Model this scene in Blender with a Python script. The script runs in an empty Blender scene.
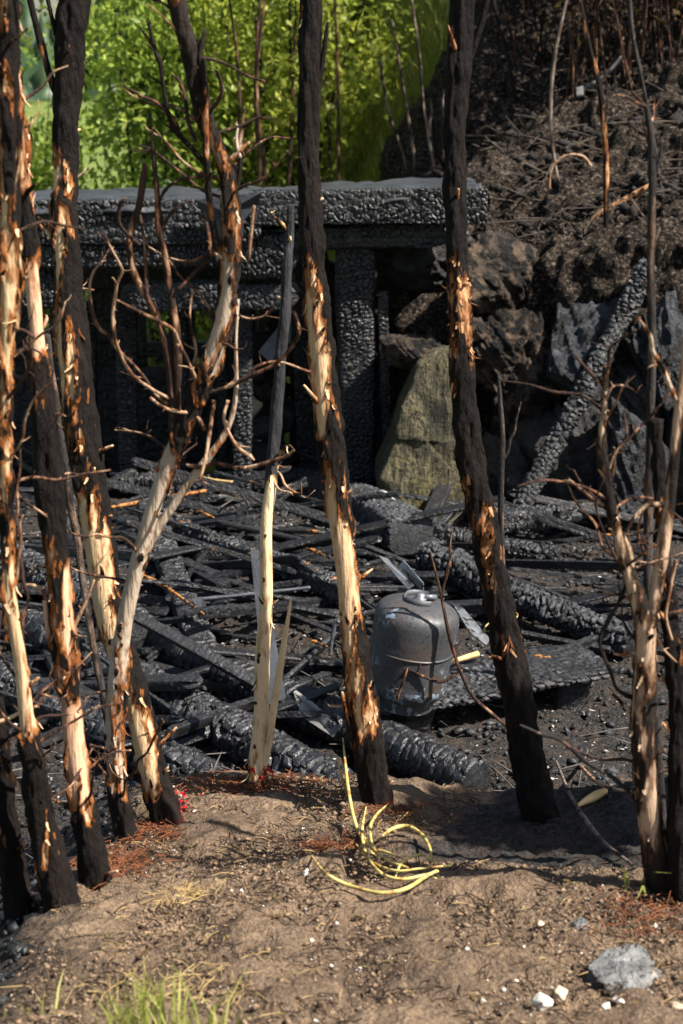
import bpy, math, random
import numpy as np
from mathutils import Vector

# ------------------------------------------------------------------ camera, sky, sun, exposure
sc = bpy.context.scene
CAM = np.array([0.0, 0.0, 2.25]); FPX = 1707.0
PITCH = math.atan((512 - 60) / FPX)
cam_d = bpy.data.cameras.new('camera'); cam = bpy.data.objects.new('camera', cam_d)
sc.collection.objects.link(cam); sc.camera = cam
cam_d.sensor_fit = 'AUTO'; cam_d.sensor_width = 36.0; cam_d.lens = 60.0
cam_d.clip_start = 0.05; cam_d.clip_end = 2000
cam.location = CAM; cam.rotation_euler = (math.pi / 2 - PITCH, 0, 0)
cam_d.dof.use_dof = True; cam_d.dof.focus_distance = 5.0; cam_d.dof.aperture_fstop = 5.0

SUN = np.array([0.64, -0.26, 0.82]); SUN /= np.linalg.norm(SUN)
world = bpy.data.worlds.new('World'); sc.world = world; world.use_nodes = True
wn = world.node_tree.nodes; wl = world.node_tree.links
sky = wn.new('ShaderNodeTexSky'); sky.sky_type = 'NISHITA'; sky.sun_disc = False
sky.sun_elevation = math.asin(SUN[2]); sky.sun_rotation = math.atan2(SUN[0], SUN[1])
sky.air_density = 1.2; sky.dust_density = 1.5
wl.new(sky.outputs[0], wn['Background'].inputs[0]); wn['Background'].inputs[1].default_value = 0.05
sun_d = bpy.data.lights.new('sun', 'SUN'); sun_d.energy = 5.0; sun_d.angle = math.radians(0.53)
sun_d.color = (1.0, 0.94, 0.84)
sun = bpy.data.objects.new('sun', sun_d); sc.collection.objects.link(sun)
sun.rotation_euler = Vector(SUN).to_track_quat('Z', 'Y').to_euler()
sun.location = (6, -3, 8)
sc.view_settings.view_transform = 'Standard'; sc.view_settings.look = 'None'
sc.view_settings.exposure = 1.3; sc.view_settings.gamma = 1.0
sc.view_settings.use_curve_mapping = False

# ------------------------------------------------------------------ small maths
rng = np.random.default_rng(7); random.seed(7)
FW = np.array([0, math.cos(PITCH), -math.sin(PITCH)]); UPV = np.array([0, math.sin(PITCH), math.cos(PITCH)])
RT = np.array([1.0, 0, 0])
def ray(px, py): return FW + RT * ((px - 341.5) / FPX) + UPV * ((512 - py) / FPX)
def P(px, py, Y):
    d = ray(px, py); return CAM + d * (Y / d[1])
def Gz(px, py, z):
    d = ray(px, py); return CAM + d * ((z - CAM[2]) / d[2])
def depth(p): return float(np.dot(np.asarray(p) - CAM, FW))
def px2m(w, p): return w * depth(p) / FPX
def ss(t): t = np.clip(t, 0, 1); return t * t * (3 - 2 * t)

def _h(ix, iy, iz):
    h = (ix.astype(np.uint32) * np.uint32(374761393) + iy.astype(np.uint32) * np.uint32(668265263)
         + iz.astype(np.uint32) * np.uint32(2147483647 - 1274126177))
    h = (h ^ (h >> np.uint32(13))) * np.uint32(1274126177)
    h = h ^ (h >> np.uint32(16))
    return (h & np.uint32(0xFFFFFF)).astype(np.float64) / 16777215.0
def vn(x, y, z):
    x, y, z = np.broadcast_arrays(np.asarray(x, float), np.asarray(y, float), np.asarray(z, float))
    fx, fy, fz = np.floor(x), np.floor(y), np.floor(z)
    ix, iy, iz = (a.astype(np.int64) & 0xFFFFFFF for a in (fx, fy, fz))
    ux, uy, uz = x - fx, y - fy, z - fz
    ux = ux * ux * (3 - 2 * ux); uy = uy * uy * (3 - 2 * uy); uz = uz * uz * (3 - 2 * uz)
    r = 0
    for a in (0, 1):
        for b in (0, 1):
            for c in (0, 1):
                w = (ux if a else 1 - ux) * (uy if b else 1 - uy) * (uz if c else 1 - uz)
                r = r + w * _h(ix + a, iy + b, iz + c)
    return r * 2 - 1
def fbm(x, y, z, o=4, g=0.5):
    s, a = 0, 1.0
    for i in range(o):
        s = s + a * vn(x * 2 ** i + 17.3 * i, y * 2 ** i + 5.1 * i, z * 2 ** i + 9.7 * i); a *= g
    return s
def worley(u, v, vper=None, seed=0, jit=0.85):
    fu, fv = np.floor(u), np.floor(v)
    f1 = np.full(u.shape, 9.0); f2 = np.full(u.shape, 9.0); cid = np.zeros(u.shape); ti = np.zeros(u.shape)
    for i in (-1, 0, 1):
        for j in (-1, 0, 1):
            cu, cv = fu + i, fv + j
            hv = np.mod(cv, vper) if vper else cv
            a = cu.astype(np.int64) & 0xFFFFFFF; b = hv.astype(np.int64) & 0xFFFFFFF
            s = np.full(u.shape, seed, np.int64)
            jx = _h(a, b, s); jy = _h(a, b, s + 31)
            dx_, dy_ = cu + .5 + (jx - .5) * jit - u, cv + .5 + (jy - .5) * jit - v; d = np.maximum(np.abs(dx_), np.abs(dy_)) * .75 + .25 * np.hypot(dx_, dy_)
            near = d < f1
            f2 = np.where(near, f1, np.minimum(f2, d)); cid = np.where(near, _h(a, b, s + 77), cid)
            ti = np.where(near, dx_ * (_h(a, b, s + 5) - .5) + dy_ * (_h(a, b, s + 9) - .5), ti)
            f1 = np.where(near, d, f1)
    return f1, f2, cid, ti

# ------------------------------------------------------------------ object helpers
col = sc.collection
def mesh(name, verts, faces, mat, parent=None, smooth=True, attrs=None):
    me = bpy.data.meshes.new(name)
    verts = np.ascontiguousarray(verts, np.float32)
    if isinstance(faces, np.ndarray):
        k = faces.shape[1]; nf = len(faces)
        me.vertices.add(len(verts)); me.vertices.foreach_set('co', verts.ravel())
        me.loops.add(nf * k); me.loops.foreach_set('vertex_index', faces.ravel().astype(np.int32))
        me.polygons.add(nf); me.polygons.foreach_set('loop_start', np.arange(0, nf * k, k, dtype=np.int32))
        me.update(calc_edges=True)
    else:
        me.from_pydata(verts.tolist(), [], faces); me.update()
    if smooth: me.polygons.foreach_set('use_smooth', np.ones(len(me.polygons), bool))
    for k, a in (attrs or {}).items():
        at = me.attributes.new(k, 'FLOAT', 'POINT'); at.data.foreach_set('value', np.ascontiguousarray(a, np.float32))
    me.materials.append(mat)
    o = bpy.data.objects.new(name, me); col.objects.link(o)
    if parent: o.parent = parent; o.matrix_parent_inverse = parent.matrix_basis.inverted()
    return o
def thing(name, loc, label, cat, group=None):
    o = bpy.data.objects.new(name, None); col.objects.link(o); o.location = loc
    o.empty_display_size = .1
    return tag(o, label, cat, group)
def tag(o, label, cat, group=None):
    o['label'] = label; o['category'] = cat
    if group: o['group'] = group
    return o
def kind(o, k): o['kind'] = k; return o
def gridfaces(nr, nc, wrap=False):
    i = np.arange(nr - 1)[:, None]; j = np.arange(nc if wrap else nc - 1)[None, :]
    a = i * nc + j; b = i * nc + (j + 1) % nc
    return np.stack([a, b, b + nc, a + nc], -1).reshape(-1, 4)
class Acc:
    def __init__(s): s.v = []; s.f = []; s.a = []; s.n = 0
    def add(s, v, f, a=None):
        s.v.append(v); s.f.append(f + s.n); s.n += len(v)
        s.a.append(np.full(len(v), 0.0 if a is None else a) if np.isscalar(a) or a is None else a)
    def build(s, name, mat, parent=None, smooth=True, attr='var'):
        return mesh(name, np.concatenate(s.v), np.concatenate(s.f), mat, parent, smooth, {attr: np.concatenate(s.a)})

# ------------------------------------------------------------------ materials
def newmat(name):
    m = bpy.data.materials.new(name); m.use_nodes = True
    nt = m.node_tree; b = nt.nodes['Principled BSDF']
    return m, nt, b
class N:
    def __init__(s, nt): s.nt = nt
    def _in(s, sock, v):
        if v is None: return
        if hasattr(v, 'is_linked'): s.nt.links.new(v, sock)
        else: sock.default_value = v
    def coord(s): return s.nt.nodes.new('ShaderNodeTexCoord').outputs['Object']
    def attr(s, n):
        a = s.nt.nodes.new('ShaderNodeAttribute'); a.attribute_name = n; return a.outputs['Fac']
    def mapping(s, v, scale):
        m = s.nt.nodes.new('ShaderNodeMapping'); s._in(m.inputs['Vector'], v); m.inputs['Scale'].default_value = scale
        return m.outputs[0]
    def noise(s, v, scale, detail=4, rough=.55, out=0):
        n = s.nt.nodes.new('ShaderNodeTexNoise'); s._in(n.inputs['Vector'], v)
        n.inputs['Scale'].default_value = scale; n.inputs['Detail'].default_value = detail; n.inputs['Roughness'].default_value = rough
        return n.outputs[out]
    def voro(s, v, scale, feat='F1', out=0):
        n = s.nt.nodes.new('ShaderNodeTexVoronoi'); n.feature = feat; s._in(n.inputs['Vector'], v); n.inputs['Scale'].default_value = scale
        return n.outputs[out]
    def m(s, op, a, b=None, c=None, clamp=False):
        n = s.nt.nodes.new('ShaderNodeMath'); n.operation = op; n.use_clamp = clamp
        s._in(n.inputs[0], a); s._in(n.inputs[1], b); s._in(n.inputs[2], c); return n.outputs[0]
    def ramp(s, f, stops, interp='LINEAR'):
        n = s.nt.nodes.new('ShaderNodeValToRGB'); s._in(n.inputs[0], f); r = n.color_ramp; r.interpolation = interp
        while len(r.elements) < len(stops): r.elements.new(0.5)
        for e, (p, c) in zip(r.elements, stops):
            e.position = p; e.color = (*c, 1) if len(c) == 3 else c
        return n.outputs[0]
    def mix(s, f, a, b, blend='MIX'):
        n = s.nt.nodes.new('ShaderNodeMix'); n.data_type = 'RGBA'; n.blend_type = blend
        s._in(n.inputs[0], f)
        s._in(n.inputs[6], a if hasattr(a, 'is_linked') else (*a, 1)); s._in(n.inputs[7], b if hasattr(b, 'is_linked') else (*b, 1))
        return n.outputs[2]
    def bump(s, h, strength, dist, normal=None):
        n = s.nt.nodes.new('ShaderNodeBump'); s._in(n.inputs['Height'], h); n.inputs['Strength'].default_value = strength
        n.inputs['Distance'].default_value = dist; s._in(n.inputs['Normal'], normal); return n.outputs[0]

def mat_char(name, ash=0.5, gloss=.34, tint=(1, 1, 1), wood=None, woodlo=.6, cell=55):
    m, nt, b = newmat(name); n = N(nt); co = n.coord()
    n1 = n.noise(co, 9, 5); n2 = n.noise(co, 48, 4, .55); rg = n.attr('ridge')
    warp = n.mix(.12, co, n.noise(co, 25, 3, .5, 1), 'ADD')
    ck = n.ramp(n.voro(warp, cell, 'DISTANCE_TO_EDGE'), [(0, (0, 0, 0)), (.14, (1, 1, 1))])
    base = n.ramp(n1, [(.3, (.005, .005, .006)), (.7, (.013, .013, .015))])
    ashc = n.ramp(n2, [(.38, (.014 * tint[0], .015 * tint[1], .019 * tint[2])), (.58, (.060 * tint[0], .065 * tint[1], .080 * tint[2])), (.76, (.20, .21, .23))])  # ash tone, with bluish sheen and pale glints painted into it
    f = n.m('MULTIPLY', n.m('MULTIPLY', n.m('POWER', rg, 1.6), n.ramp(n1, [(.35, (.15, .15, .15)), (.62, (1, 1, 1))])), ash)
    c = n.mix(f, base, ashc)
    c = n.mix(n.m('MULTIPLY', n.m('SUBTRACT', 1, ck), .6), c, (.003, .003, .003))
    if wood:
        wn_ = n.noise(n.mapping(co, (1, 1, 1)), 6.0, 3)
        wf = n.m('MULTIPLY', n.ramp(wn_, [(woodlo, (0, 0, 0)), (woodlo + .05, (1, 1, 1))]), n.ramp(n2, [(.35, (0, 0, 0)), (.5, (1, 1, 1))]))
        c = n.mix(wf, c, wood)
    nt.links.new(c, b.inputs['Base Color'])
    r = n.ramp(n2, [(.3, (gloss - .02,) * 3), (.7, (gloss + .25,) * 3)]); nt.links.new(r, b.inputs['Roughness'])
    b.inputs['Specular IOR Level'].default_value = .55
    h = n.m('ADD', n.m('MULTIPLY', ck, .22), n.m('MULTIPLY', n.noise(co, 210, 3, .55), .45))
    nt.links.new(n.bump(h, .8, .004), b.inputs['Normal'])
    return m
M = {}
M['char'] = mat_char('charred_wood', ash=.5)
M['char_ash'] = mat_char('ashy_charred_wood', ash=.95, gloss=.45, tint=(1.05, 1.03, 1.0))
M['char_black'] = mat_char('deep_black_char', ash=.15, gloss=.34)
M['char_shed'] = mat_char('blocky_black_char', ash=.05, gloss=.25, cell=60)
M['char_wood'] = mat_char('half_burnt_wood', ash=.5, wood=(.42, .16, .03), woodlo=.60)

def mat_bark(name, wood=(.66, .47, .28), wood2=(.46, .28, .14), bark=(.011, .007, .0055), edge=(.34, .13, .035), grey=0.0):
    m, nt, b = newmat(name); n = N(nt); co = n.coord(); p = n.attr('peel'); rd = n.attr('red')
    fine = n.noise(n.mapping(co, (1, 1, .35)), 75, 4, .6)
    v = n.m('ADD', p, n.m('MULTIPLY', n.m('SUBTRACT', fine, .5), .5))
    streak = n.noise(n.mapping(co, (1, 1, .08)), 90, 3)
    w = n.mix(streak, wood2, wood); w = n.mix(n.ramp(n.noise(co, 7, 3), [(.4, (0, 0, 0)), (.7, (1, 1, 1))]), w, wood)
    w = n.mix(n.ramp(n.noise(n.mapping(co, (1, 1, .4)), 45, 3), [(.54, (0, 0, 0)), (.68, (.75, .75, .75))]), w, (wood2[0] * .5, wood2[1] * .38, wood2[2] * .30))
    bk = n.mix(n.noise(n.mapping(co, (1, 1, .25)), 50, 5, .65), (.006, .005, .005), bark)
    bk = n.mix(n.ramp(n.noise(n.mapping(co, (1, 1, .3)), 16, 4), [(.5, (0, 0, 0)), (.75, (.7, .7, .7))]), bk, (bark[0] * 2.2, bark[1] * 2.1, bark[2] * 2.1))
    em = n.ramp(v, [(.37, (0, 0, 0)), (.43, (1, 1, 1))]); wm = n.ramp(v, [(.48, (0, 0, 0)), (.68, (1, 1, 1))])
    ec = n.mix(n.noise(co, 55, 3), edge, (edge[0] * .45, edge[1] * .28, edge[2] * .2))
    c = n.mix(em, bk, ec); c = n.mix(wm, c, w)
    c = n.mix(n.m('MULTIPLY', rd, n.ramp(n.noise(co, 130, 3), [(.4, (0, 0, 0)), (.52, (1, 1, 1))])), c, (.55, .008, .02))
    nt.links.new(c, b.inputs['Base Color']); b.inputs['Roughness'].default_value = .75
    b.inputs['Specular IOR Level'].default_value = .15
    h = n.m('ADD', n.m('MULTIPLY', n.noise(n.mapping(co, (1, 1, .3)), 140, 5, .65), n.m('SUBTRACT', 1.2, wm)), n.m('MULTIPLY', wm, n.m('MULTIPLY', streak, .8)))
    nt.links.new(n.bump(h, 1, .008), b.inputs['Normal'])
    return m
M['bark'] = mat_bark('scorched_bark')
M['bark_pink'] = mat_bark('scorched_bark_pink_wood', wood=(.66, .42, .27), wood2=(.5, .26, .15))
M['bark_grey'] = mat_bark('weathered_bare_wood', wood=(.50, .41, .32), wood2=(.34, .25, .18), bark=(.022, .016, .013))
M['bark_dark'] = mat_bark('black_brown_bark', wood=(.5, .28, .14), wood2=(.32, .15, .07), bark=(.009, .006, .005), edge=(.22, .09, .03))
M['twig'] = mat_bark('twig_bark', wood=(.42, .28, .18), wood2=(.26, .15, .09), bark=(.075, .042, .032), edge=(.22, .11, .06))
M['deadstem'] = mat_bark('grey_burnt_stem', wood=(.24, .20, .17), wood2=(.14, .11, .09), bark=(.045, .04, .039), edge=(.16, .11, .08))

def mat_ground():
    m, nt, b = newmat('burnt_soil'); n = N(nt); co = n.coord(); s = n.attr('soil')
    big = n.noise(co, 2.2, 5, .6); mid = n.noise(co, 14, 5, .65); fine = n.noise(co, 90, 4, .65)
    soil = n.mix(n.ramp(mid, [(.3, (0, 0, 0)), (.7, (1, 1, 1))]), (.12, .080, .052), (.38, .262, .170)); soil = n.mix(n.ramp(fine, [(.35, (0, 0, 0)), (.65, (1, 1, 1))]), n.mix(.6, soil, (.055, .036, .025)), soil)
    soil = n.mix(n.ramp(n.noise(co, 30, 3), [(.60, (0, 0, 0)), (.72, (.8, .8, .8))]), soil, (.34, .24, .14))
    soil = n.mix(n.ramp(n.m('ADD', big, n.m('MULTIPLY', n.m('SUBTRACT', mid, .5), .4)), [(.50, (0, 0, 0)), (.64, (.62, .62, .62))]), soil, (.04, .028, .022))
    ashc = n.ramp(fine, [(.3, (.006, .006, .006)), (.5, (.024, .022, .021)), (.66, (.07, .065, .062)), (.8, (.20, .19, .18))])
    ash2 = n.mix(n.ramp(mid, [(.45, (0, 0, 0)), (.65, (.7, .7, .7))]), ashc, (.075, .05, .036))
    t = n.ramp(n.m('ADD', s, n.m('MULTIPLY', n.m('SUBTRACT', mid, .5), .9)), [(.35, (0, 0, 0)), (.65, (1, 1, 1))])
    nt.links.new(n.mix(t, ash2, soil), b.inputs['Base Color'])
    b.inputs['Roughness'].default_value = .9; b.inputs['Specular IOR Level'].default_value = .25
    nt.links.new(n.bump(n.m('ADD', fine, n.m('MULTIPLY', mid, 2.5)), 1, .022), b.inputs['Normal'])
    return m
M['ground'] = mat_ground()
def mat_hill():
    m, nt, b = newmat('burnt_hill_soil'); n = N(nt); co = n.coord(); s = n.attr('burn')
    mid = n.noise(co, 9, 5, .65); fine = n.noise(co, 60, 4, .65)
    ch = n.ramp(fine, [(.3, (.005, .005, .005)), (.48, (.030, .023, .018)), (.6, (.11, .085, .066)), (.72, (.36, .30, .25))])
    ch = n.mix(n.ramp(mid, [(.5, (0, 0, 0)), (.72, (.5, .5, .5))]), ch, (.085, .056, .037))
    ch = n.mix(n.ramp(n.noise(co, 25, 4), [(.5, (0, 0, 0)), (.62, (.9, .9, .9))]), ch, (.009, .008, .008))
    gr = n.mix(mid, (.10, .14, .02), (.26, .28, .045)); gr = n.mix(n.ramp(n.noise(co, 3, 4), [(.5, (0, 0, 0)), (.7, (.6, .6, .6))]), gr, (.20, .17, .06))
    t = n.ramp(n.m('ADD', s, n.m('MULTIPLY', n.m('SUBTRACT', mid, .5), .7)), [(.42, (0, 0, 0)), (.58, (1, 1, 1))])
    nt.links.new(n.mix(t, gr, ch), b.inputs['Base Color'])
    b.inputs['Roughness'].default_value = .9; b.inputs['Specular IOR Level'].default_value = .08
    nt.links.new(n.bump(n.m('ADD', n.m('MULTIPLY', fine, 1.6), n.m('MULTIPLY', mid, 2)), 1, .03), b.inputs['Normal'])
    return m
M['hill'] = mat_hill()
def mat_simple(name, c1, c2, scale=12, rough=.85, spec=.3, bump=.0, bscale=60, metal=0, c3=None, th=.6, bdist=.01):
    m, nt, b = newmat(name); n = N(nt); co = n.coord()
    c = n.mix(n.ramp(n.noise(co, scale, 5, .6), [(.3, (0, 0, 0)), (.7, (1, 1, 1))]), c1, c2)
    if c3: c = n.mix(n.ramp(n.noise(co, scale * 1.7, 4), [(th, (0, 0, 0)), (th + .08, (1, 1, 1))]), c, c3)
    nt.links.new(c, b.inputs['Base Color']); b.inputs['Roughness'].default_value = rough
    b.inputs['Specular IOR Level'].default_value = spec; b.inputs['Metallic'].default_value = metal
    if bump: nt.links.new(n.bump(n.m('ADD', n.noise(co, bscale, 6, .7), n.m('MULTIPLY', n.noise(co, bscale * .22, 5, .65), 3)) if bdist > .015 else n.noise(co, bscale, 5, .65), bump, bdist), b.inputs['Normal'])
    return m
M['meadow'] = mat_simple('meadow_grass', (.07, .11, .02), (.16, .19, .04), 1.5)
M['rock_moss'] = None
def mat_moss():
    m, nt, b = newmat('mossy_slab_rock'); n = N(nt); co = n.coord()
    mp = nt.nodes.new('ShaderNodeMapping'); nt.links.new(co, mp.inputs['Vector']); mp.inputs['Rotation'].default_value = (0, math.radians(38), 0); mp.inputs['Scale'].default_value = (7, 7, .8)
    st = n.noise(mp.outputs[0], 4, 5, .6); fine = n.noise(co, 45, 5, .7); big = n.noise(co, 5, 4)
    c = n.mix(n.ramp(st, [(.35, (0, 0, 0)), (.62, (1, 1, 1))]), (.022, .021, .014), (.22, .18, .095)); c = n.mix(n.ramp(big, [(.4, (0, 0, 0)), (.62, (.85, .85, .85))]), c, n.mix(fine, (.045, .045, .013), (.19, .165, .045)))
    c = n.mix(n.ramp(fine, [(.38, (.95, .95, .95)), (.5, (0, 0, 0))]), c, (.010, .010, .007)); c = n.mix(n.ramp(n.noise(co, 3.2, 4, .6), [(.5, (0, 0, 0)), (.66, (.8, .8, .8))]), c, (.02, .019, .014))
    nt.links.new(c, b.inputs['Base Color']); b.inputs['Roughness'].default_value = .85
    nt.links.new(n.bump(n.m('ADD', fine, n.m('MULTIPLY', st, 3)), 1, .05), b.inputs['Normal']); return m
M['rock_moss'] = mat_moss()
M['rock_blue'] = mat_simple('sooty_blue_rock', (.012, .013, .017), (.07, .076, .09), 9, .55, .45, 1, 45, c3=(.005, .005, .006), th=.48, bdist=.035)
M['rock_dark'] = mat_simple('sooty_rock', (.012, .011, .011), (.055, .05, .047), 8, .7, .4, .9, 40, c3=(.075, .058, .042), th=.64, bdist=.035)
M['rock_brown'] = mat_simple('brown_rock', (.025, .018, .013), (.13, .09, .06), 8, .8, .3, 1, 40, c3=(.007, .006, .005), th=.46, bdist=.035)
M['stone_white'] = mat_simple('white_stone', (.55, .50, .43), (.78, .74, .67), 25, .7, .4, .5, 80)
M['stone_tan'] = mat_simple('tan_stone', (.42, .31, .20), (.62, .50, .36), 25, .75, .35, .5, 80)
M['stone_grey'] = mat_simple('blue_grey_stone', (.10, .10, .10), (.30, .30, .295), 14, .5, .5, .9, 40, c3=(.42, .41, .40), th=.62, bdist=.035)
M['roof'] = mat_simple('burnt_roofing_felt', (.010, .011, .013), (.042, .046, .056), 5, .55, .5, .6, 30)
M['metal'] = mat_simple('dull_bare_metal', (.10, .105, .115), (.24, .25, .27), 20, .5, .5, .4, 50, metal=.6, c3=(.03, .03, .03), th=.55)
M['greymetal'] = mat_simple('scorched_sheet_metal', (.10, .105, .115), (.22, .23, .25), 14, .45, .5, .3, 50, metal=.4)
M['darkslat'] = mat_simple('sooty_slat', (.03, .033, .04), (.085, .09, .105), 10, .5, .5, .3, 50)
M['straw'] = mat_simple('dry_straw', (.22, .14, .055), (.44, .32, .15), 30)
M['litter'] = mat_simple('russet_litter', (.09, .028, .012), (.22, .075, .028), 30)
M['stalk'] = mat_simple('yellow_green_stalk', (.40, .31, .07), (.62, .52, .20), 18, .55, .4, c3=(.30, .15, .04), th=.52)
M['redpaint'] = mat_simple('red_marking', (.26, .006, .010), (.42, .010, .02), 30, .6)
M['burntwood'] = mat_simple('singed_bare_wood', (.20, .06, .012), (.50, .23, .06), 30, .7, c3=(.012, .009, .008), th=.50)
M['palewood'] = mat_simple('pale_split_wood', (.45, .28, .10), (.70, .50, .24), 22, .7)
M['ashboard'] = mat_simple('grey_ash_board', (.11, .105, .10), (.26, .25, .24), 14, .7, c3=(.03, .03, .03), th=.6)
def mat_leaf(name, lo, hi, trans=.35):
    m = bpy.data.materials.new(name); m.use_nodes = True; nt = m.node_tree; b = nt.nodes['Principled BSDF']; n = N(nt)
    c = n.ramp(n.attr('var'), [(0, lo), (1, hi)]); nt.links.new(c, b.inputs['Base Color'])
    b.inputs['Roughness'].default_value = .5; b.inputs['Specular IOR Level'].default_value = .4
    t = nt.nodes.new('ShaderNodeBsdfTranslucent'); mx = nt.nodes.new('ShaderNodeMixShader')
    hs = nt.nodes.new('ShaderNodeHueSaturation'); hs.inputs['Value'].default_value = 1.5; nt.links.new(c, hs.inputs['Color'])
    nt.links.new(hs.outputs[0], t.inputs['Color']); mx.inputs[0].default_value = trans
    nt.links.new(b.outputs[0], mx.inputs[1]); nt.links.new(t.outputs[0], mx.inputs[2])
    nt.links.new(mx.outputs[0], nt.nodes['Material Output'].inputs['Surface']); return m
M['leaf'] = mat_leaf('fresh_leaves', (.045, .11, .014), (.42, .50, .09), .5)
M['leaf_y'] = mat_leaf('yellow_green_leaves', (.08, .14, .016), (.50, .52, .09), .5)
M['leaf_dry'] = mat_leaf('singed_leaves', (.022, .013, .007), (.15, .10, .03), .2)
M['grass'] = mat_leaf('green_grass', (.17, .21, .03), (.42, .40, .13), .35)
M['conifer'] = mat_leaf('conifer_needles', (.02, .045, .02), (.05, .085, .035), .1)

# ------------------------------------------------------------------ ground shape
def gz(x, y):
    x = np.asarray(x, float); y = np.asarray(y, float)
    zf = .02 + .22 * np.exp(-((x + .1) / 1.5) ** 2 - ((y - 6.8) / 1.1) ** 2) + .035 * vn(x * 1.6, y * 1.6, 3.3)
    zf = zf + .16 * ss((4.2 - y) / 1.0)
    zf = zf - .5 * ss((np.abs(x) - 4.6) / 1.0) * ss((y - 4.5) / 1) - .45 * ss((y - 9.1) / .6)
    zp = .60 - .13 * (y - 2.7) + .035 * vn(x * 2.1, y * 2.1, 8.1) + .03 * ss((x - .2) / 1.0)
    xl = -.66 + .10 * ss((y - 3.35) / .7) + .05 * vn(y * 2.3, 1.7, 0.2)
    dl = x - xl; db = 4.24 + .06 * vn(x * 2.2, 4.4, .5) + .10 * np.exp(-((x + .3) / .25) ** 2) - y
    k = .12; h = np.clip(.5 + .5 * (dl - db) / k, 0, 1); d = dl * (1 - h) + db * h - k * h * (1 - h)
    t = ss((d + .42) / .52)
    return zf + (zp - zf) * t
def soil_shade_mask(x, y):
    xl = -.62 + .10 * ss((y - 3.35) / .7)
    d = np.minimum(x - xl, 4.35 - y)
    ch = .92 * ss((x - .10 + .5 * (3.9 - y)) / .35) * ss((y - 3.34 + .12 * vn(x * 4, y * 4, 7.7)) / .22)  # shade on the mound's right side, painted as darker ground colour
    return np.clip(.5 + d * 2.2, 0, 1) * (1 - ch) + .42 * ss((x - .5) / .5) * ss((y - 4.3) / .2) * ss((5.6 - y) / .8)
def GH(px, py):
    d = ray(px, py); lo = 1.0
    ts = np.linspace(1.2, 14, 1600); pts = CAM + ts[:, None] * d
    below = pts[:, 2] < gz(pts[:, 0], pts[:, 1]); i = int(np.argmax(below)) if below.any() else len(ts) - 1
    return pts[i]
def hill(x, y):
    b = 1.06 + .21 * (y - 8.7) + .32 * x + .35 * np.maximum(y - 11, 0)
    b = np.minimum(b, 7 + 0 * b)
    k = ss((y - 9.2) / 1.6); x0 = .12 + (-.95 - .12) * k; w = .30 + 1.9 * k
    e = ss((x - x0) / w)
    yf = 8.25 - .5 * ss((x - .4) / 1.0)
    return -.1 + (b + .1) * e * ss((y - yf) / .42)
def HH(px, py):
    d = ray(px, py); ts = np.linspace(7.2, 26, 2500); pts = CAM + ts[:, None] * d
    below = pts[:, 2] < hill(pts[:, 0], pts[:, 1]); i = int(np.argmax(below)) if below.any() else 1200
    return pts[i]

# ground sheet
xs = np.unique(np.concatenate([np.linspace(-6, -1.9, 30), np.arange(-1.9, 1.9, .0125), np.linspace(1.9, 6, 30)]))
ys = np.unique(np.concatenate([np.linspace(-3, 2.2, 30), 2.2 * np.exp(np.arange(0, math.log(9.7 / 2.2), .0036))]))
X, Y = np.meshgrid(xs, ys); Z = gz(X, Y)
sm = soil_shade_mask(X, Y)
Z = Z + .022 * fbm(X * 6, Y * 6, 1.1, 3) * (.4 + .6 * sm) + .008 * fbm(X * 26, Y * 26, 2.0, 3) + (1 - np.clip(sm, 0, 1)) * .012 * np.abs(fbm(X * 45, Y * 45, 5.0, 2))
def gzf(x, y): return float(gz(x, y))
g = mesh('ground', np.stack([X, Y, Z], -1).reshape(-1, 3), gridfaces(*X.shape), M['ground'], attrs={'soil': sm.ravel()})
kind(g, 'structure')
# wide meadow to the horizon
n_ = 60; a = np.sign(np.linspace(-1, 1, n_)) * np.abs(np.linspace(-1, 1, n_)) ** 3 * 600
MX, MY = np.meshgrid(a, a + 10); MZ = -.42 + .05 * vn(MX * .3, MY * .3, 0)
kind(mesh('meadow', np.stack([MX, MY, MZ], -1).reshape(-1, 3), gridfaces(n_, n_), M['meadow']), 'structure')
# hillside
hx = np.unique(np.concatenate([np.arange(-2.6, -.1, .05), np.arange(-.1, 2.9, .014), np.linspace(2.9, 9, 50)]))
hy = np.unique(np.concatenate([np.linspace(7.7, 8.75, 95), np.arange(8.75, 11.6, .017), np.linspace(11.6, 26, 120)]))
HX, HY = np.meshgrid(hx, hy); HZ = hill(HX, HY)
dzx = np.gradient(HZ, hx, axis=1); dzy = np.gradient(HZ, hy, axis=0)
nn = np.stack([-dzx, -dzy, np.ones_like(HZ)], -1); nn /= np.linalg.norm(nn, axis=-1, keepdims=True)
bl = .06 + .41 * 0
_bl = sorted([tuple(HH(*q)[:2]) for q in ((372, 184), (448, 135), (505, 90), (560, 35))])
def burnline(x):
    bx = [q[0] for q in _bl]; by = np.maximum.accumulate([q[1] for q in _bl])
    sl = .8; return np.where(x > bx[-1], by[-1] + (x - bx[-1]) * 5.0, np.interp(x, bx, by)) + .15 * vn(x * 3, 0.3, 9)
burn = np.clip(.5 + (burnline(HX) - HY) * 1.2, 0, 1) * ss((HX + .35 - .25 * np.minimum(HY - 10, 1)) / .4)
hb = np.clip(HZ + .1, 0, .3) / .3
disp = .14 * fbm(HX * 2.4, HY * 2.4, HZ * 2.4, 3) + .035 * (1 - 2 * np.abs(fbm(HX * 7, HY * 7, HZ * 7, 3))) + .02 * fbm(HX * 16, HY * 16, HZ * 16, 3) + .014 * fbm(HX * 28, HY * 28, HZ * 28, 2)
disp = disp * hb * (.35 + .65 * burn)
pts = np.stack([HX, HY, HZ], -1) + nn * disp[..., None]
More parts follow.
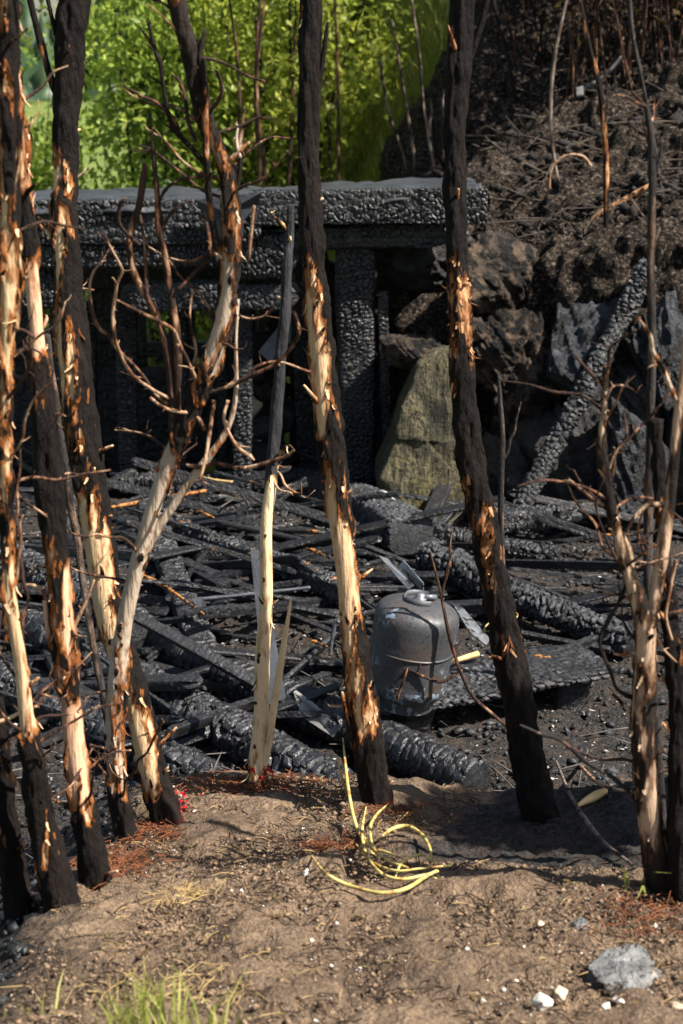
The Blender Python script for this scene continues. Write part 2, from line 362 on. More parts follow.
kind(mesh('hillside', pts.reshape(-1, 3), gridfaces(*HX.shape), M['hill'], attrs={'burn': burn.ravel()}), 'structure')

# ------------------------------------------------------------------ tube / stem builder
def catmull(C, n):
    C = np.asarray(C, float); seg = np.linalg.norm(np.diff(C[:, :3], axis=0), axis=1); t = np.concatenate([[0], np.cumsum(seg)])
    C2 = np.vstack([2 * C[0] - C[1], C, 2 * C[-1] - C[-2]]); tt = np.linspace(0, t[-1], n)
    i = np.clip(np.searchsorted(t, tt, 'right') - 1, 0, len(C) - 2); u = ((tt - t[i]) / np.maximum(t[i + 1] - t[i], 1e-9))[:, None]
    p0, p1, p2, p3 = C2[i], C2[i + 1], C2[i + 2], C2[i + 3]
    return .5 * ((2 * p1) + (-p0 + p2) * u + (2 * p0 - 5 * p1 + 4 * p2 - p3) * u ** 2 + (-p0 + 3 * p1 - 3 * p2 + p3) * u ** 3), tt
def frames(p):
    t = np.gradient(p, axis=0); t /= np.linalg.norm(t, axis=1, keepdims=True)
    ref = np.tile([0.0, -1, 0], (len(p), 1)); bad = np.abs(t[:, 1]) > .85; ref[bad] = [1.0, 0, 0]
    n1 = ref - t * np.sum(ref * t, 1, keepdims=True); n1 /= np.linalg.norm(n1, axis=1, keepdims=True)
    return t, n1, np.cross(t, n1)
def tube_arrays(C, step, segs, seed=0, peel=None, bark=.0, rough=.05, red=None, bias=0.0, knots=0, kscale=1.0, closed=True):
    """C rows: x y z r peelValue ; returns verts, quads, peel, red"""
    C = np.asarray(C, float); L = np.linalg.norm(np.diff(C[:, :3], axis=0), axis=1).sum()
    n = max(4, int(L / step)); D, s = catmull(C, n); p = D[:, :3]; r = np.maximum(D[:, 3], .0006); pv = D[:, 4]
    t, n1, n2 = frames(p); th = np.linspace(0, 2 * np.pi, segs, endpoint=False)
    cs, sn = np.cos(th), np.sin(th)
    dirs = n1[:, None, :] * cs[None, :, None] + n2[:, None, :] * sn[None, :, None]
    S = s[:, None] + 0 * th[None, :]; o = seed * 7.31
    base = p[:, None, :] + dirs * r[:, None, None]
    q = base * 1.0
    pn = fbm(q[..., 0] * 24 * kscale + o, q[..., 1] * 24 * kscale, q[..., 2] * 5 * kscale + o, 2) * .20 + fbm(q[..., 0] * 80 + o, q[..., 1] * 80, q[..., 2] * 13 + o, 3) * .27
    pe = pv[:, None] + pn * np.clip(1.45 - 1.1 * np.abs(pv[:, None] - .5), .5, 1.3) + bias * .7 * (np.cos(th + .55)[None, :] - .45) * np.clip(pv[:, None] * 2.2, .1, 1) - .05
    for k in range(knots):
        ks = random.uniform(.02, L - .02); ka = random.uniform(-1.6, 1.6); kr = random.uniform(.004, .008)
        da = np.angle(np.exp(1j * (th - ka)))[None, :] * r[:, None]; dd = np.hypot(da / .8, (S - ks) / 1.4)
        pe = np.where(dd < kr, -.2, pe)
    pe = np.clip(pe, 0, 1)
    rr = r[:, None] * (1 + rough * 1.5 * fbm(q[..., 0] * 10 + o, q[..., 1] * 10, q[..., 2] * 6, 3)) \
        + bark * (1 - ss((pe - .4) / .2)) * (1 + 1.3 * fbm(q[..., 0] * 85, q[..., 1] * 85, q[..., 2] * 16 + o, 3))
    V = p[:, None, :] + dirs * rr[..., None]
    V = V.reshape(-1, 3); F = gridfaces(n, segs, True); pe = pe.ravel()
    rd = np.zeros(len(V)) if red is None else red(V)
    nv = len(V); V = np.vstack([V, p[0], p[-1] + t[-1] * r[-1] * .6]); pe = np.append(pe, [pe[0], pe[-1]]); rd = np.append(rd, [0, 0])
    j = np.arange(segs); jn = (j + 1) % segs; b0 = (n - 1) * segs
    caps = np.concatenate([np.stack([jn, j, np.full(segs, nv), np.full(segs, nv)], 1), np.stack([b0 + j, b0 + jn, np.full(segs, nv + 1), np.full(segs, nv + 1)], 1)])
    return V, F, caps[:, :3], pe, rd
def build_tube(name, C, mat, parent=None, extra=None, **k):
    V, F, cp, pe, rd = tube_arrays(C, **k)
    for e in extra or []:
        V2, F2, c2, p2, r2 = tube_arrays(e, step=.006, segs=5, seed=k.get('seed', 0), kscale=1.6)
        F = np.vstack([F, F2 + len(V)]); cp = np.vstack([cp, c2 + len(V)]); V = np.vstack([V, V2]); pe = np.append(pe, p2); rd = np.append(rd, r2)
    nf = len(F); me = bpy.data.meshes.new(name)
    me.vertices.add(len(V)); me.vertices.foreach_set('co', V.astype(np.float32).ravel())
    me.loops.add(nf * 4 + len(cp) * 3); me.loops.foreach_set('vertex_index', np.concatenate([F.ravel(), cp.ravel()]).astype(np.int32))
    me.polygons.add(nf + len(cp)); me.polygons.foreach_set('loop_start', np.concatenate([np.arange(nf) * 4, nf * 4 + np.arange(len(cp)) * 3]).astype(np.int32))
    me.update(calc_edges=True); me.polygons.foreach_set('use_smooth', np.ones(len(me.polygons), bool))
    for kk, a in (('peel', pe), ('red', rd)):
        at = me.attributes.new(kk, 'FLOAT', 'POINT'); at.data.foreach_set('value', a.astype(np.float32))
    me.materials.append(mat); o = bpy.data.objects.new(name, me); col.objects.link(o)
    if parent: o.parent = parent; o.matrix_parent_inverse = parent.matrix_basis.inverted()
    return o
def pxline(pts, Y0, Y1=None, pe=.5):
    """pts (px,py,w[,peel]) -> rows x y z r peel; distance goes from Y0 at the first to Y1 at the last"""
    Y1 = Y0 if Y1 is None else Y1; n = len(pts); out = []
    for i, q in enumerate(pts):
        p = P(q[0], q[1], Y0 + (Y1 - Y0) * i / (n - 1)); out.append([*p, px2m(q[2], p) / 2 * .86, q[3] if len(q) > 3 else pe])
    return np.array(out)

def kink(C, seed):
    r_ = np.random.default_rng(seed); out = [C[0]]
    for a, b in zip(C[:-1], C[1:]):
        L = np.linalg.norm(b[:3] - a[:3]); k = max(1, int(L / .035))
        for i in range(1, k + 1):
            q = a + (b - a) * i / k
            if i < k: q = q + np.append(r_.normal(0, .0042, 3), [q[3] * r_.uniform(-.15, .3), 0])
            out.append(q)
    return np.array(out)
def spurs(C, seed):
    r_ = np.random.default_rng(seed); out = []; L = np.linalg.norm(np.diff(C[:, :3], axis=0), axis=1).sum()
    for i in range(int(L / .045) + 1):
        k = r_.integers(1, len(C)); d = C[k, :3] - C[k - 1, :3]; d /= np.linalg.norm(d) + 1e-9
        s = r_.normal(size=3); s -= d * s.dot(d); s /= np.linalg.norm(s); v = d * r_.uniform(.1, .9) + s; v[2] += .3; v /= np.linalg.norm(v)
        ln = r_.choice([.008, .012, .02, .035, .06], p=[.3, .3, .2, .12, .08]); r0 = min(C[k, 3] * .6, .0032)
        out.append(np.array([[*C[k, :3], r0, C[k, 4]], [*(C[k, :3] + v * ln * .55 + r_.normal(0, .1, 3) * ln), r0 * .75, C[k, 4]], [*(C[k, :3] + v * ln), r0 * .4, C[k, 4]]]))
    return out
def tree(name, label, pts, base, mat, dY=0.0, seed=1, bark=.0048, bias=.2, red=False, branches=(), knots=0, group='scorched young tree trunks', sink=.06, segs=54, step=.0040, cat='tree', part='trunk', twigs=0, tlen=1.0, fwd=0.0):
    """pts listed from the base upwards; base = (px,py) where it stands on the ground"""
    b = GH(*base); Y0 = b[1] - fwd
    if fwd: q_ = P(base[0], base[1], Y0); sink = max(sink, q_[2] - gzf(q_[0], q_[1]) + .05)
    C = pxline(pts, Y0, Y0 + dY); C = np.vstack([[C[0][0] + (C[0][0] - C[1][0]) * .3, C[0][1], C[0][2] - sink, C[0][3] * 1.15, C[0][4]], C])
    t = thing(name, (b[0], b[1], b[2]), label, cat, group)
    rf = (lambda V: .5 * ss((b[2] + .03 - V[:, 2]) / .05)) if red else None
    r9 = np.random.default_rng(seed * 5 + 1); stubs = []
    for i in range(9 if segs > 40 else 0):
        k = r9.integers(2, len(C)); u = r9.uniform(); q = C[k - 1] + (C[k] - C[k - 1]) * u; an = r9.uniform(-2.2, 2.2); dv = np.array([math.sin(an), -math.cos(an), r9.uniform(.3, 1.2)]); ln = q[3] + r9.choice([.006, .010, .02, .04])
        e1 = q[:3] + dv / np.linalg.norm(dv[:2]) * ln; stubs.append(np.array([[*q[:3], .006, .3], [*((q[:3] + e1) / 2), .0055, .4], [*e1, .003, .6]]))
    trunk = build_tube(part, C, mat, t, step=step, segs=segs, seed=seed, bark=bark, bias=bias, red=rf, knots=knots, extra=stubs)
    if segs > 40:
        me = trunk.data; nv = len(me.vertices); co = np.empty(nv * 3, np.float32); me.vertices.foreach_get('co', co); co = co.reshape(-1, 3).astype(float); pe = np.empty(nv, np.float32); me.attributes['peel'].data.foreach_get('value', pe)
        no = np.empty(nv * 3, np.float32); me.vertices.foreach_get('normal', no); no = no.reshape(-1, 3).astype(float)
        ed = np.where((pe > .38) & (pe < .56))[0]
        if len(ed) > 40:
            pick = r9.choice(ed, min(170, len(ed) // 12), replace=False); b0, nn_ = co[pick], no[pick]; m_ = len(pick)
            dz = np.column_stack([r9.normal(0, .25, m_), r9.normal(0, .25, m_), r9.choice([-1, 1], m_)]); dz -= nn_ * (dz * nn_).sum(1, keepdims=True); dz /= np.linalg.norm(dz, axis=1, keepdims=True); sd = np.cross(nn_, dz)
            L_ = r9.uniform(.006, .026, m_)[:, None]; w_ = r9.uniform(.0015, .0045, m_)[:, None]
            p1 = b0 + dz * L_ * .5 + nn_ * L_ * .12; p2 = b0 + dz * L_ + nn_ * L_ * r9.uniform(.2, .8, m_)[:, None]
            V = np.stack([b0 - sd * w_, b0 + sd * w_, p1 + sd * w_ * .9, p1 - sd * w_ * .9, p2 + sd * w_ * .4, p2 - sd * w_ * .4], 1).reshape(-1, 3)
            F = (np.array([[0, 1, 2, 3], [3, 2, 4, 5]])[None] + (np.arange(m_) * 6)[:, None, None]).reshape(-1, 4)
            kind(mesh('bark_flakes', V, F, mat, t, True, {'peel': np.repeat(r9.choice([.1, .42, .7], m_), 6), 'red': np.zeros(m_ * 6)}), 'stuff')
    for i, br in enumerate(branches):
        pl, bp = br[0], (br[1] if len(br) > 1 else .35)
        mt = br[2] if len(br) > 2 else mat; dy = br[3] if len(br) > 3 else 0
        # distance of the stem where the branch leaves it
        k = int(np.argmin([abs(q[1] - pl[0][1]) for q in pts])); Yb = Y0 + dY * k / (len(pts) - 1)
        w = max(q[2] for q in pl)
        Cb = pxline(pl, Yb, Yb + dy, bp)
        if w < 8:
            Cb = kink(Cb, seed * 13 + i); Cb[:, 3] *= .82
        sp = spurs(Cb, seed * 17 + i) if w < 8 else None
        build_tube('branch', Cb, mt, t, step=.006, segs=14 if w > 6 else 9, seed=seed * 13 + i, bark=.001, bias=.1, kscale=1.6, rough=.12, extra=sp)
    r_ = np.random.default_rng(seed * 91)
    for i in range(twigs):
        k = r_.integers(1, len(pts) - 1); u = r_.uniform(); q = [pts[k][j] + (pts[k + 1][j] - pts[k][j]) * u if k + 1 < len(pts) else pts[k][j] for j in (0, 1)]
        sgn = r_.choice([-1, 1]); ln = r_.uniform(25, 110) * tlen; pl = [(q[0], q[1], 3.4)]; an = r_.uniform(.3, 1.2)
        for m_ in range(4):
            an = an + r_.normal(0, .35); q = [q[0] + sgn * math.cos(an) * ln / 4, q[1] - math.sin(an) * ln / 4]; pl.append((q[0], q[1], 3.2 - m_ * .5))
        Yb = Y0 + dY * k / (len(pts) - 1); Cb = kink(pxline(pl, Yb, Yb + r_.normal(0, .12), r_.uniform(.2, .6)), seed * 31 + i)
        build_tube('twig', Cb, M['twig'], t, step=.007, segs=7, seed=i, bark=.0006, rough=.12, kscale=1.6, extra=spurs(Cb, seed * 37 + i))
    return t

# ------------------------------------------------------------------ charred beam builder
def beam(name, A, B, w, h, mat, parent=None, up=(0, 0, 1), expo=2.0, cu=.03, cv=.05, dep=.010, res=.008, seed=0, bow=.01, ends=(.5, .5), jit=.95, twist=0):
    A = np.asarray(A, float); B = np.asarray(B, float); ax = B - A; L = np.linalg.norm(ax); ax /= L
    up = np.asarray(up, float); up = up - ax * np.dot(up, ax); up /= np.linalg.norm(up); sd = np.cross(ax, up)
    a = np.linspace(0, 2 * np.pi, 721)[:-1]
    cx = np.sign(np.cos(a)) * np.abs(np.cos(a)) ** (2 / expo) * w / 2; cz = np.sign(np.sin(a)) * np.abs(np.sin(a)) ** (2 / expo) * h / 2
    cc = np.stack([cx, cz], 1); sl = np.linalg.norm(np.roll(cc, -1, 0) - cc, axis=1); cum = np.concatenate([[0], np.cumsum(sl)]); per = cum[-1]
    m_ = max(10, int(per / res)); tt = np.linspace(0, per, m_, endpoint=False)
    cc2 = np.vstack([cc, cc[:1]]); q = np.stack([np.interp(tt, cum, cc2[:, 0]), np.interp(tt, cum, cc2[:, 1])], 1)
    tg = np.roll(q, -1, 0) - np.roll(q, 1, 0); nr = np.stack([tg[:, 1], -tg[:, 0]], 1); nr /= np.linalg.norm(nr, axis=1, keepdims=True) + 1e-9
    n = max(6, int(L / res)); s = np.linspace(0, L, n)
    S, T = np.meshgrid(s, tt, indexing='ij'); o = seed * 3.7
    per_c = max(3, round(per / cv))
    wu = S / cu + .9 * vn(S * 4.5 + o, T * 3, o) + .2 * vn(S * 14 + o, T * 14, o); wv = T / per * per_c + .35 * vn(S * 10 + o, np.cos(T / per * 6.283) * 2, np.sin(T / per * 6.283) * 2 + o)
    f1, f2, cid, ti = worley(wu, wv, per_c, seed, jit)
    hgt = np.clip((f2 - f1) / max(.22, 1.5 * res / min(cu, cv)), 0, 1); hh = hgt * (.75 + .4 * cid) + 1.3 * ti * hgt
    burnfac = .5 + .5 * ss(.5 + 1.3 * fbm(S * 3 + o, T * 5, 2.2, 2))
    disp = 1.25 * dep * hh * burnfac - dep * .8 + .09 * min(w, h) * fbm(S * 4 + o, T * 2.5 / max(per, .2), 1.3, 3) * .5 + dep * .2 * fbm(S * 60, T * 60, o, 2)
    # burnt ends wear to irregular points
    sc_ = np.ones_like(S)
    for k, e in enumerate(ends):
        dist = (S if k == 0 else L - S); ln = e * max(w, h) * (1 + .9 * fbm(np.cos(T / per * 6.283) * 1.5 + o, np.sin(T / per * 6.283) * 1.5, k * 4.1, 3))
        sc_ = np.minimum(sc_, np.sqrt(np.clip(dist / np.maximum(ln, .004), 0.0, 1)) if e > .05 else np.where(dist < 1e-6, .93, 1))
    lat = bow * L * fbm(s * 1.3 / max(L, .5) + o, 0.4, 0.7, 2); lat2 = bow * L * fbm(s * 1.3 / max(L, .5) + o + 9, 0.4, 0.7, 2)
    ang = twist * (s / L - .5); ca, sa = np.cos(ang)[:, None], np.sin(ang)[:, None]
    lx = (q[None, :, 0] + nr[None, :, 0] * disp) * sc_; lz = (q[None, :, 1] + nr[None, :, 1] * disp) * sc_
    rx, rz = lx * ca - lz * sa, lx * sa + lz * ca
    V = A + ax * S[..., None] + sd * (rx + lat[:, None])[..., None] + up * (rz + lat2[:, None])[..., None]
    V = V.reshape(-1, 3); F = gridfaces(n, m_, True)[:, ::-1]
    c0 = A + sd * lat[0] + up * lat2[0] - ax * .003; c1 = B + sd * lat[-1] + up * lat2[-1] + ax * .003
    nv = len(V); V = np.vstack([V, c0, c1]); ridge = np.append((hgt * burnfac).ravel(), [.4, .4])
    j = np.arange(m_); jn = (j + 1) % m_; b0 = (n - 1) * m_
    cp = np.concatenate([np.stack([j, jn, np.full(m_, nv)], 1), np.stack([b0 + jn, b0 + j, np.full(m_, nv + 1)], 1)])
    nf = len(F); me = bpy.data.meshes.new(name)
    me.vertices.add(len(V)); me.vertices.foreach_set('co', V.astype(np.float32).ravel())
    me.loops.add(nf * 4 + len(cp) * 3); me.loops.foreach_set('vertex_index', np.concatenate([F.ravel(), cp.ravel()]).astype(np.int32))
    me.polygons.add(nf + len(cp)); me.polygons.foreach_set('loop_start', np.concatenate([np.arange(nf) * 4, nf * 4 + np.arange(len(cp)) * 3]).astype(np.int32))
    me.update(calc_edges=True); me.polygons.foreach_set('use_smooth', np.zeros(len(me.polygons), bool))
    at = me.attributes.new('ridge', 'FLOAT', 'POINT'); at.data.foreach_set('value', ridge.astype(np.float32))
    me.materials.append(mat); ob = bpy.data.objects.new(name, me); col.objects.link(ob)
    if parent: ob.parent = parent; ob.matrix_parent_inverse = parent.matrix_basis.inverted()
    return ob

# ------------------------------------------------------------------ rock builder (dense convex cut, rounded, roughened)
def sphere_dirs(n):
    us = []
    for ax in range(3):
        for sgn in (-1, 1):
            t = np.tan(np.linspace(-1, 1, n) * math.pi / 4); A_, B_ = np.meshgrid(t, t)
            d = np.zeros((n, n, 3)); d[..., ax] = sgn; d[..., (ax + 1) % 3] = A_ * sgn; d[..., (ax + 2) % 3] = B_
            us.append(d / np.linalg.norm(d, axis=-1, keepdims=True))
    return us
def rock(name, c, size, mat, seed=0, parent=None, n=26, planes=None, k=20, rough=.05, rot=0.0, tilt=0.0, strat=0.0):
    r_ = np.random.default_rng(seed)
    if planes is None:
        nr = r_.normal(size=(k, 3)); nr /= np.linalg.norm(nr, axis=1, keepdims=True); hs = r_.uniform(.62, .95, k)
    else:
        nr = np.array([q[0] for q in planes], float); nr /= np.linalg.norm(nr, axis=1, keepdims=True); hs = np.array([q[1] for q in planes])
    V, F, off = [], [], 0
    for d in sphere_dirs(n):
        dd = d.reshape(-1, 3); dot = dd @ nr.T
        inv = np.where(dot > .02, dot / hs, 0.0); p_ = 34.0
        r = 1 / ((inv ** p_).sum(1) + .52 ** p_ * (1 if planes is None else .0) + 1e-9) ** (1 / p_)
        r = np.minimum(r, 2.0)
        q = dd * r[:, None]
        w = q * 2.3 + seed * 1.7
        q = q * (1 + rough * .6 * fbm(w[:, 0], w[:, 1], w[:, 2], 5, .6) - rough * .9 * np.abs(vn(w[:, 0] * 1.6 + w[:, 2], w[:, 1] * 1.6, w[:, 2] * 2.6)) + strat * rough * vn(q[:, 0] * 9 + q[:, 2] * 7, q[:, 2] * .8, seed)
                 - .5 * rough * np.abs(fbm(w[:, 0] * 4, w[:, 1] * 4, w[:, 2] * 4, 2)))[:, None]
        V.append(q); F.append(gridfaces(n, n) + off); off += n * n
    V = np.concatenate(V) * np.asarray(size) / 2.0; F = np.concatenate(F)
    key = np.round(V, 5); _, idx, invv = np.unique(key, axis=0, return_index=True, return_inverse=True); V = V[idx]; F = invv.ravel()[F]
    fn = np.cross(V[F[:, 2]] - V[F[:, 0]], V[F[:, 3]] - V[F[:, 1]]); flip = (fn * V[F].mean(1)).sum(1) < 0; F[flip] = F[flip][:, ::-1]
    cr, sr = math.cos(rot), math.sin(rot); ct, st = math.cos(tilt), math.sin(tilt)
    R = np.array([[cr, -sr, 0], [sr, cr, 0], [0, 0, 1]]) @ np.array([[ct, 0, st], [0, 1, 0], [-st, 0, ct]])
    V = V @ R.T
    o = mesh(name, V, F, mat, parent); o.location = c
    return o

# ------------------------------------------------------------------ leaf cards
def leaves(C, size, rr, droop=.3, aspect=.55, fold=.25):
    n = len(C); d = rr.normal(size=(n, 3)); d[:, 2] -= droop; d /= np.linalg.norm(d, axis=1, keepdims=True)
    s = np.cross(d, rr.normal(size=(n, 3))); s /= np.linalg.norm(s, axis=1, keepdims=True); nrm = np.cross(d, s)
    L = (size * rr.uniform(.45, 1.35, n))[:, None]
    v = np.stack([C, C + d * L * .45 + s * L * aspect * .5 + nrm * L * fold * .3, C + d * L, C + d * L * .45 - s * L * aspect * .5 + nrm * L * fold * .3], 1)
    b = np.arange(n) * 4
    f = np.concatenate([np.stack([b, b + 1, b + 2], 1), np.stack([b, b + 2, b + 3], 1)])
    return v.reshape(-1, 3), f

# ================================================================== the burnt shed
SY = 8.3
def BP(px, py, dy=0.0): return P(px, py, SY + dy)
def hpx(h): return h * 8.35 / FPX
shed = thing('burnt_shed', (-1.0, 8.6, 0.0), 'collapsed charred wooden shed with sagging roof edge on blackened posts', 'shed')
UPF = (0, 0, 1)
beam('fascia_board', BP(250, 208), BP(487, 206), .06, hpx(34), M['char_shed'], shed, expo=9, cu=.026, cv=.034, dep=0.0067, seed=3, ends=(.05, .05), res=.0055)
beam('fascia_board', BP(-120, 226, .02), BP(262, 223, .01), .07, hpx(44), M['char_shed'], shed, expo=7, cu=.026, cv=.034, dep=0.0097, seed=4, ends=(.05, .4), res=.0055)
beam('cross_beam', BP(-120, 257, .05), BP(232, 254, .05), .10, hpx(26), M['char_shed'], shed, expo=5, cu=.026, cv=.034, dep=0.0105, seed=5, ends=(.05, .5), res=.006)
beam('cross_beam', BP(215, 256, .07), BP(300, 254, .07), .12, hpx(44), M['char_shed'], shed, expo=5, cu=.026, cv=.034, dep=0.0105, seed=6, ends=(.3, .3), res=.006)
beam('cross_beam', BP(225, 238, .12), BP(470, 236, .12), .10, hpx(26), M['char_shed'], shed, expo=4, cu=.026, cv=.034, dep=0.0067, seed=8, ends=(.3, 1.6), res=.006)
beam('lower_beam', BP(120, 298, .10), BP(300, 296, .10), .12, hpx(30), M['char'], shed, expo=5, cu=.026, cv=.034, dep=0.0083, seed=9, ends=(.4, .4), res=.0055)
beam('lower_beam', BP(-60, 292, .10), BP(70, 290, .10), .12, hpx(36), M['char_shed'], shed, expo=5, cu=.026, cv=.034, dep=0.0105, seed=10, ends=(.4, .4), res=.006)
def post(px, y0, y1, w, seed, mat='char', dy=.15, cu=.03, cv=.035, expo=5, lean=0, z0=-.05):
    A = BP(px + lean, y1, dy); A[2] = min(A[2], gzf(A[0], A[1])) + z0; B = BP(px, y0, dy)
    beam('post', A, B, hpx(w), hpx(w) * .9, M['char_shed' if mat == 'char_black' else mat], shed, up=(0, -1, 0), expo=expo, cu=cu * .75, cv=cv * .9, dep=.0075, seed=seed, ends=(.05, .3), res=.006)
post(356, 232, 500, 40, 21, 'char_black', .18); post(382, 290, 500, 11, 22, 'char_black', .12, lean=8)
post(241, 300, 500, 19, 23, 'char', .2); post(178, 300, 480, 20, 24, 'char_black', .5); post(128, 270, 480, 22, 25, 'char_black', .5)
post(56, 250, 480, 16, 26, 'char', .25); post(-20, 250, 480, 22, 27, 'char_black', .3); post(310, 250, 490, 34, 28, 'char_black', .75)
post(222, 300, 480, 12, 29, 'char_black', .9); post(92, 300, 480, 12, 30, 'char_black', .9)
# back wall: separate boards with gaps where the meadow shows through
bw = [(-110, 40), (-66, 40), (-22, 44), (25, 40), (70, 30), (112, 42), (136, 22), (184, 26), (226, 22), (244, 26), (268, 30), (302, 28), (330, 20)]
for i, (px, w) in enumerate(bw):
    A = BP(px, 470, 1.35); A[2] = -.12; B = BP(px + random.uniform(-3, 3), 258 + random.uniform(0, 12) + (70 if px in (236, 268) else 0), 1.35)
    beam('wall_board', A, B, w * 9.7 / FPX, .03, M['char_black'], shed, up=(0, -1, 0), expo=7, cu=.04, cv=.04, dep=.006, seed=40 + i, ends=(.05, .2), res=.016)
beam('wall_rail', BP(-130, 352, 1.3), BP(330, 350, 1.3), .05, .10, M['char_black'], shed, expo=5, seed=60, res=.016)
beam('wall_rail', BP(-130, 268, 1.3), BP(330, 268, 1.3), .06, .24, M['char_black'], shed, expo=5, seed=61, res=.016)
beam('wall_rail', BP(-130, 420, 1.3), BP(240, 416, 1.3), .05, .62, M['char_black'], shed, expo=5, seed=62, res=.016)
# roof sheet, warped and rolled over at the front edge
nx, ny = 260, 60; u = np.linspace(0, 1, nx); v = np.linspace(0, 1, ny); U, V_ = np.meshgrid(u, v)
pa, pb = BP(-130, 204, -.03), BP(482, 187, -.03)
RX = pa[0] + (pb[0] - pa[0]) * U; RY = pa[1] + 1.45 * V_ + .02 * vn(U * 14, 0, 0)
RZ = pa[2] + (pb[2] - pa[2]) * np.where(U < .62, U * .35, .217 + (U - .62) * 2.06) + .012 * fbm(U * 22, V_ * 5, 0, 3) - .05 * V_
RZ = RZ + .008 - .05 * ss((.035 - V_) / .035)
top = np.stack([RX, RY, RZ], -1).reshape(-1, 3); bot = top - [0, 0, .014]
nv = len(top); F = gridfaces(ny, nx); Fb = F[:, ::-1] + nv
j = np.arange(nx - 1); side = np.stack([j + 1, j, j + nv, j + 1 + nv], 1); jb = (ny - 1) * nx + j; sideb = np.stack([jb, jb + 1, jb + 1 + nv, jb + nv], 1)
k = np.arange(ny - 1) * nx; sl_ = np.stack([k, k + nx, k + nx + nv, k + nv], 1); k2 = k + nx - 1; sr_ = np.stack([k2 + nx, k2, k2 + nv, k2 + nx + nv], 1)
roof = mesh('roof_sheet', np.vstack([top, bot]), np.vstack([F, Fb, side, sideb, sl_, sr_]), M['roof'], shed)
# folded flap of roofing hanging over the fascia
fx = [(195, 200), (262, 192), (258, 205), (238, 226), (222, 240), (208, 226)]
ctr = BP(226, 212, -.10); pf = [BP(x, y, -.08 - .02 * math.sin(i * 2.1)) for i, (x, y) in enumerate(fx)]
vv = [ctr] + pf + [p + np.array([0, .012, 0]) for p in [ctr] + pf]; ff = []
for i in range(6):
    a_, b_ = 1 + i, 1 + (i + 1) % 6; ff += [(0, b_, a_), (7, 7 + a_, 7 + b_), (a_, b_, 7 + b_, 7 + a_)]
mesh('roof_flap', np.array(vv), ff, M['roof'], shed, smooth=False).parent = roof
for i, (y0, y1) in enumerate(((.2, 0), (.75, 0))):
    beam('rafter', BP(-130, 222, y0 + .1), BP(440, 214, y0 + .1), .06, .07, M['char_black'], shed, expo=5, seed=70 + i, res=.016)

# ================================================================== rocks at the hill's foot
c = P(426, 432, 7.95); s = px2m(1, c)
pl = [((-.30, -1, .34), .20), ((0, 1, 0), .25), ((-1, 0, .34), 33 * s), ((1, 0, .02), 44 * s), ((-.38, -.1, 1), 70 * s), ((0, 0, -1), 108 * s),
      ((-1, 0, .62), 50 * s), ((1, 0, 1.1), 88 * s), ((-1, 0, -.7), 72 * s), ((1, 0, -1.1), 92 * s), ((.75, -1, -.1), .21), ((-.9, -1, .5), .23)]
o = rock('mossy_boulder', c, (2, 2, 2), M['rock_moss'], 11, planes=pl, n=72, rough=.06, strat=.9)
tag(o, 'tall olive mossy slab boulder standing beside the thick charred post', 'boulder')
rk = [('tan_boulder', 412, 352, 8.0, 60, 40, .3, 'rock_brown', 'small tan rock resting on top of the mossy slab'),
      ('brown_boulder', 500, 270, 8.15, 96, 80, .5, 'rock_brown', 'broad brown rock jutting from the charred bank above the mossy slab'),
            ('blue_boulder', 578, 362, 7.85, 88, 96, .5, 'rock_blue', 'bluish sooty rock behind the middle of the leaning log'),
      ('brown_boulder', 492, 352, 8.0, 62, 70, .4, 'rock_brown', 'brown rounded rock between dark trunk and mossy bank'),
      ('brown_boulder', 528, 400, 7.95, 80, 150, .5, 'rock_brown', 'brown mossy rock under the overhanging bank left of the leaning log'),
      ('dark_boulder', 506, 478, 7.85, 90, 90, .5, 'rock_dark', 'dark rock in shade at the foot of the leaning log'),
      ('dark_boulder', 575, 470, 7.7, 90, 150, .5, 'rock_dark', 'black ribbed rock right of the leaning log'),
      ('blue_boulder', 628, 480, 7.55, 76, 170, .5, 'rock_blue', 'tall blue grey rock behind the bare twig at the bank'),
      ('blue_boulder', 668, 350, 7.8, 70, 130, .5, 'rock_blue', 'grey rock behind the thin grey dead stem'),
      ('dark_boulder', 700, 470, 7.6, 90, 160, .5, 'rock_dark', 'sooty rock beside the tall blue grey rock'),
      ('dark_boulder', 630, 400, 7.85, 80, 90, .5, 'rock_dark', 'black rock wedged above the tall blue grey rock'),
      ('brown_boulder', 473, 330, 8.05, 30, 30, .2, 'rock_brown', 'little round brown stone in the charred bank beside the dark trunk'),
      ('brown_boulder', 425, 255, 8.5, 90, 90, .5, 'rock_dark', 'sooty lumpy rock below the cut end of the roof edge')]
for i, (nm, x, y, Y_, w, h, d, mt, lb) in enumerate(rk):
    c = P(x, y, Y_ + d * .46); s = px2m(1, c)
    tag(rock(nm, c, (w * s * 1.12, d, h * s * 1.12), M[mt], 30 + i * 3, n=48, rough=.07, strat=.9, rot=random.uniform(-.5, .5)), lb, 'rock')
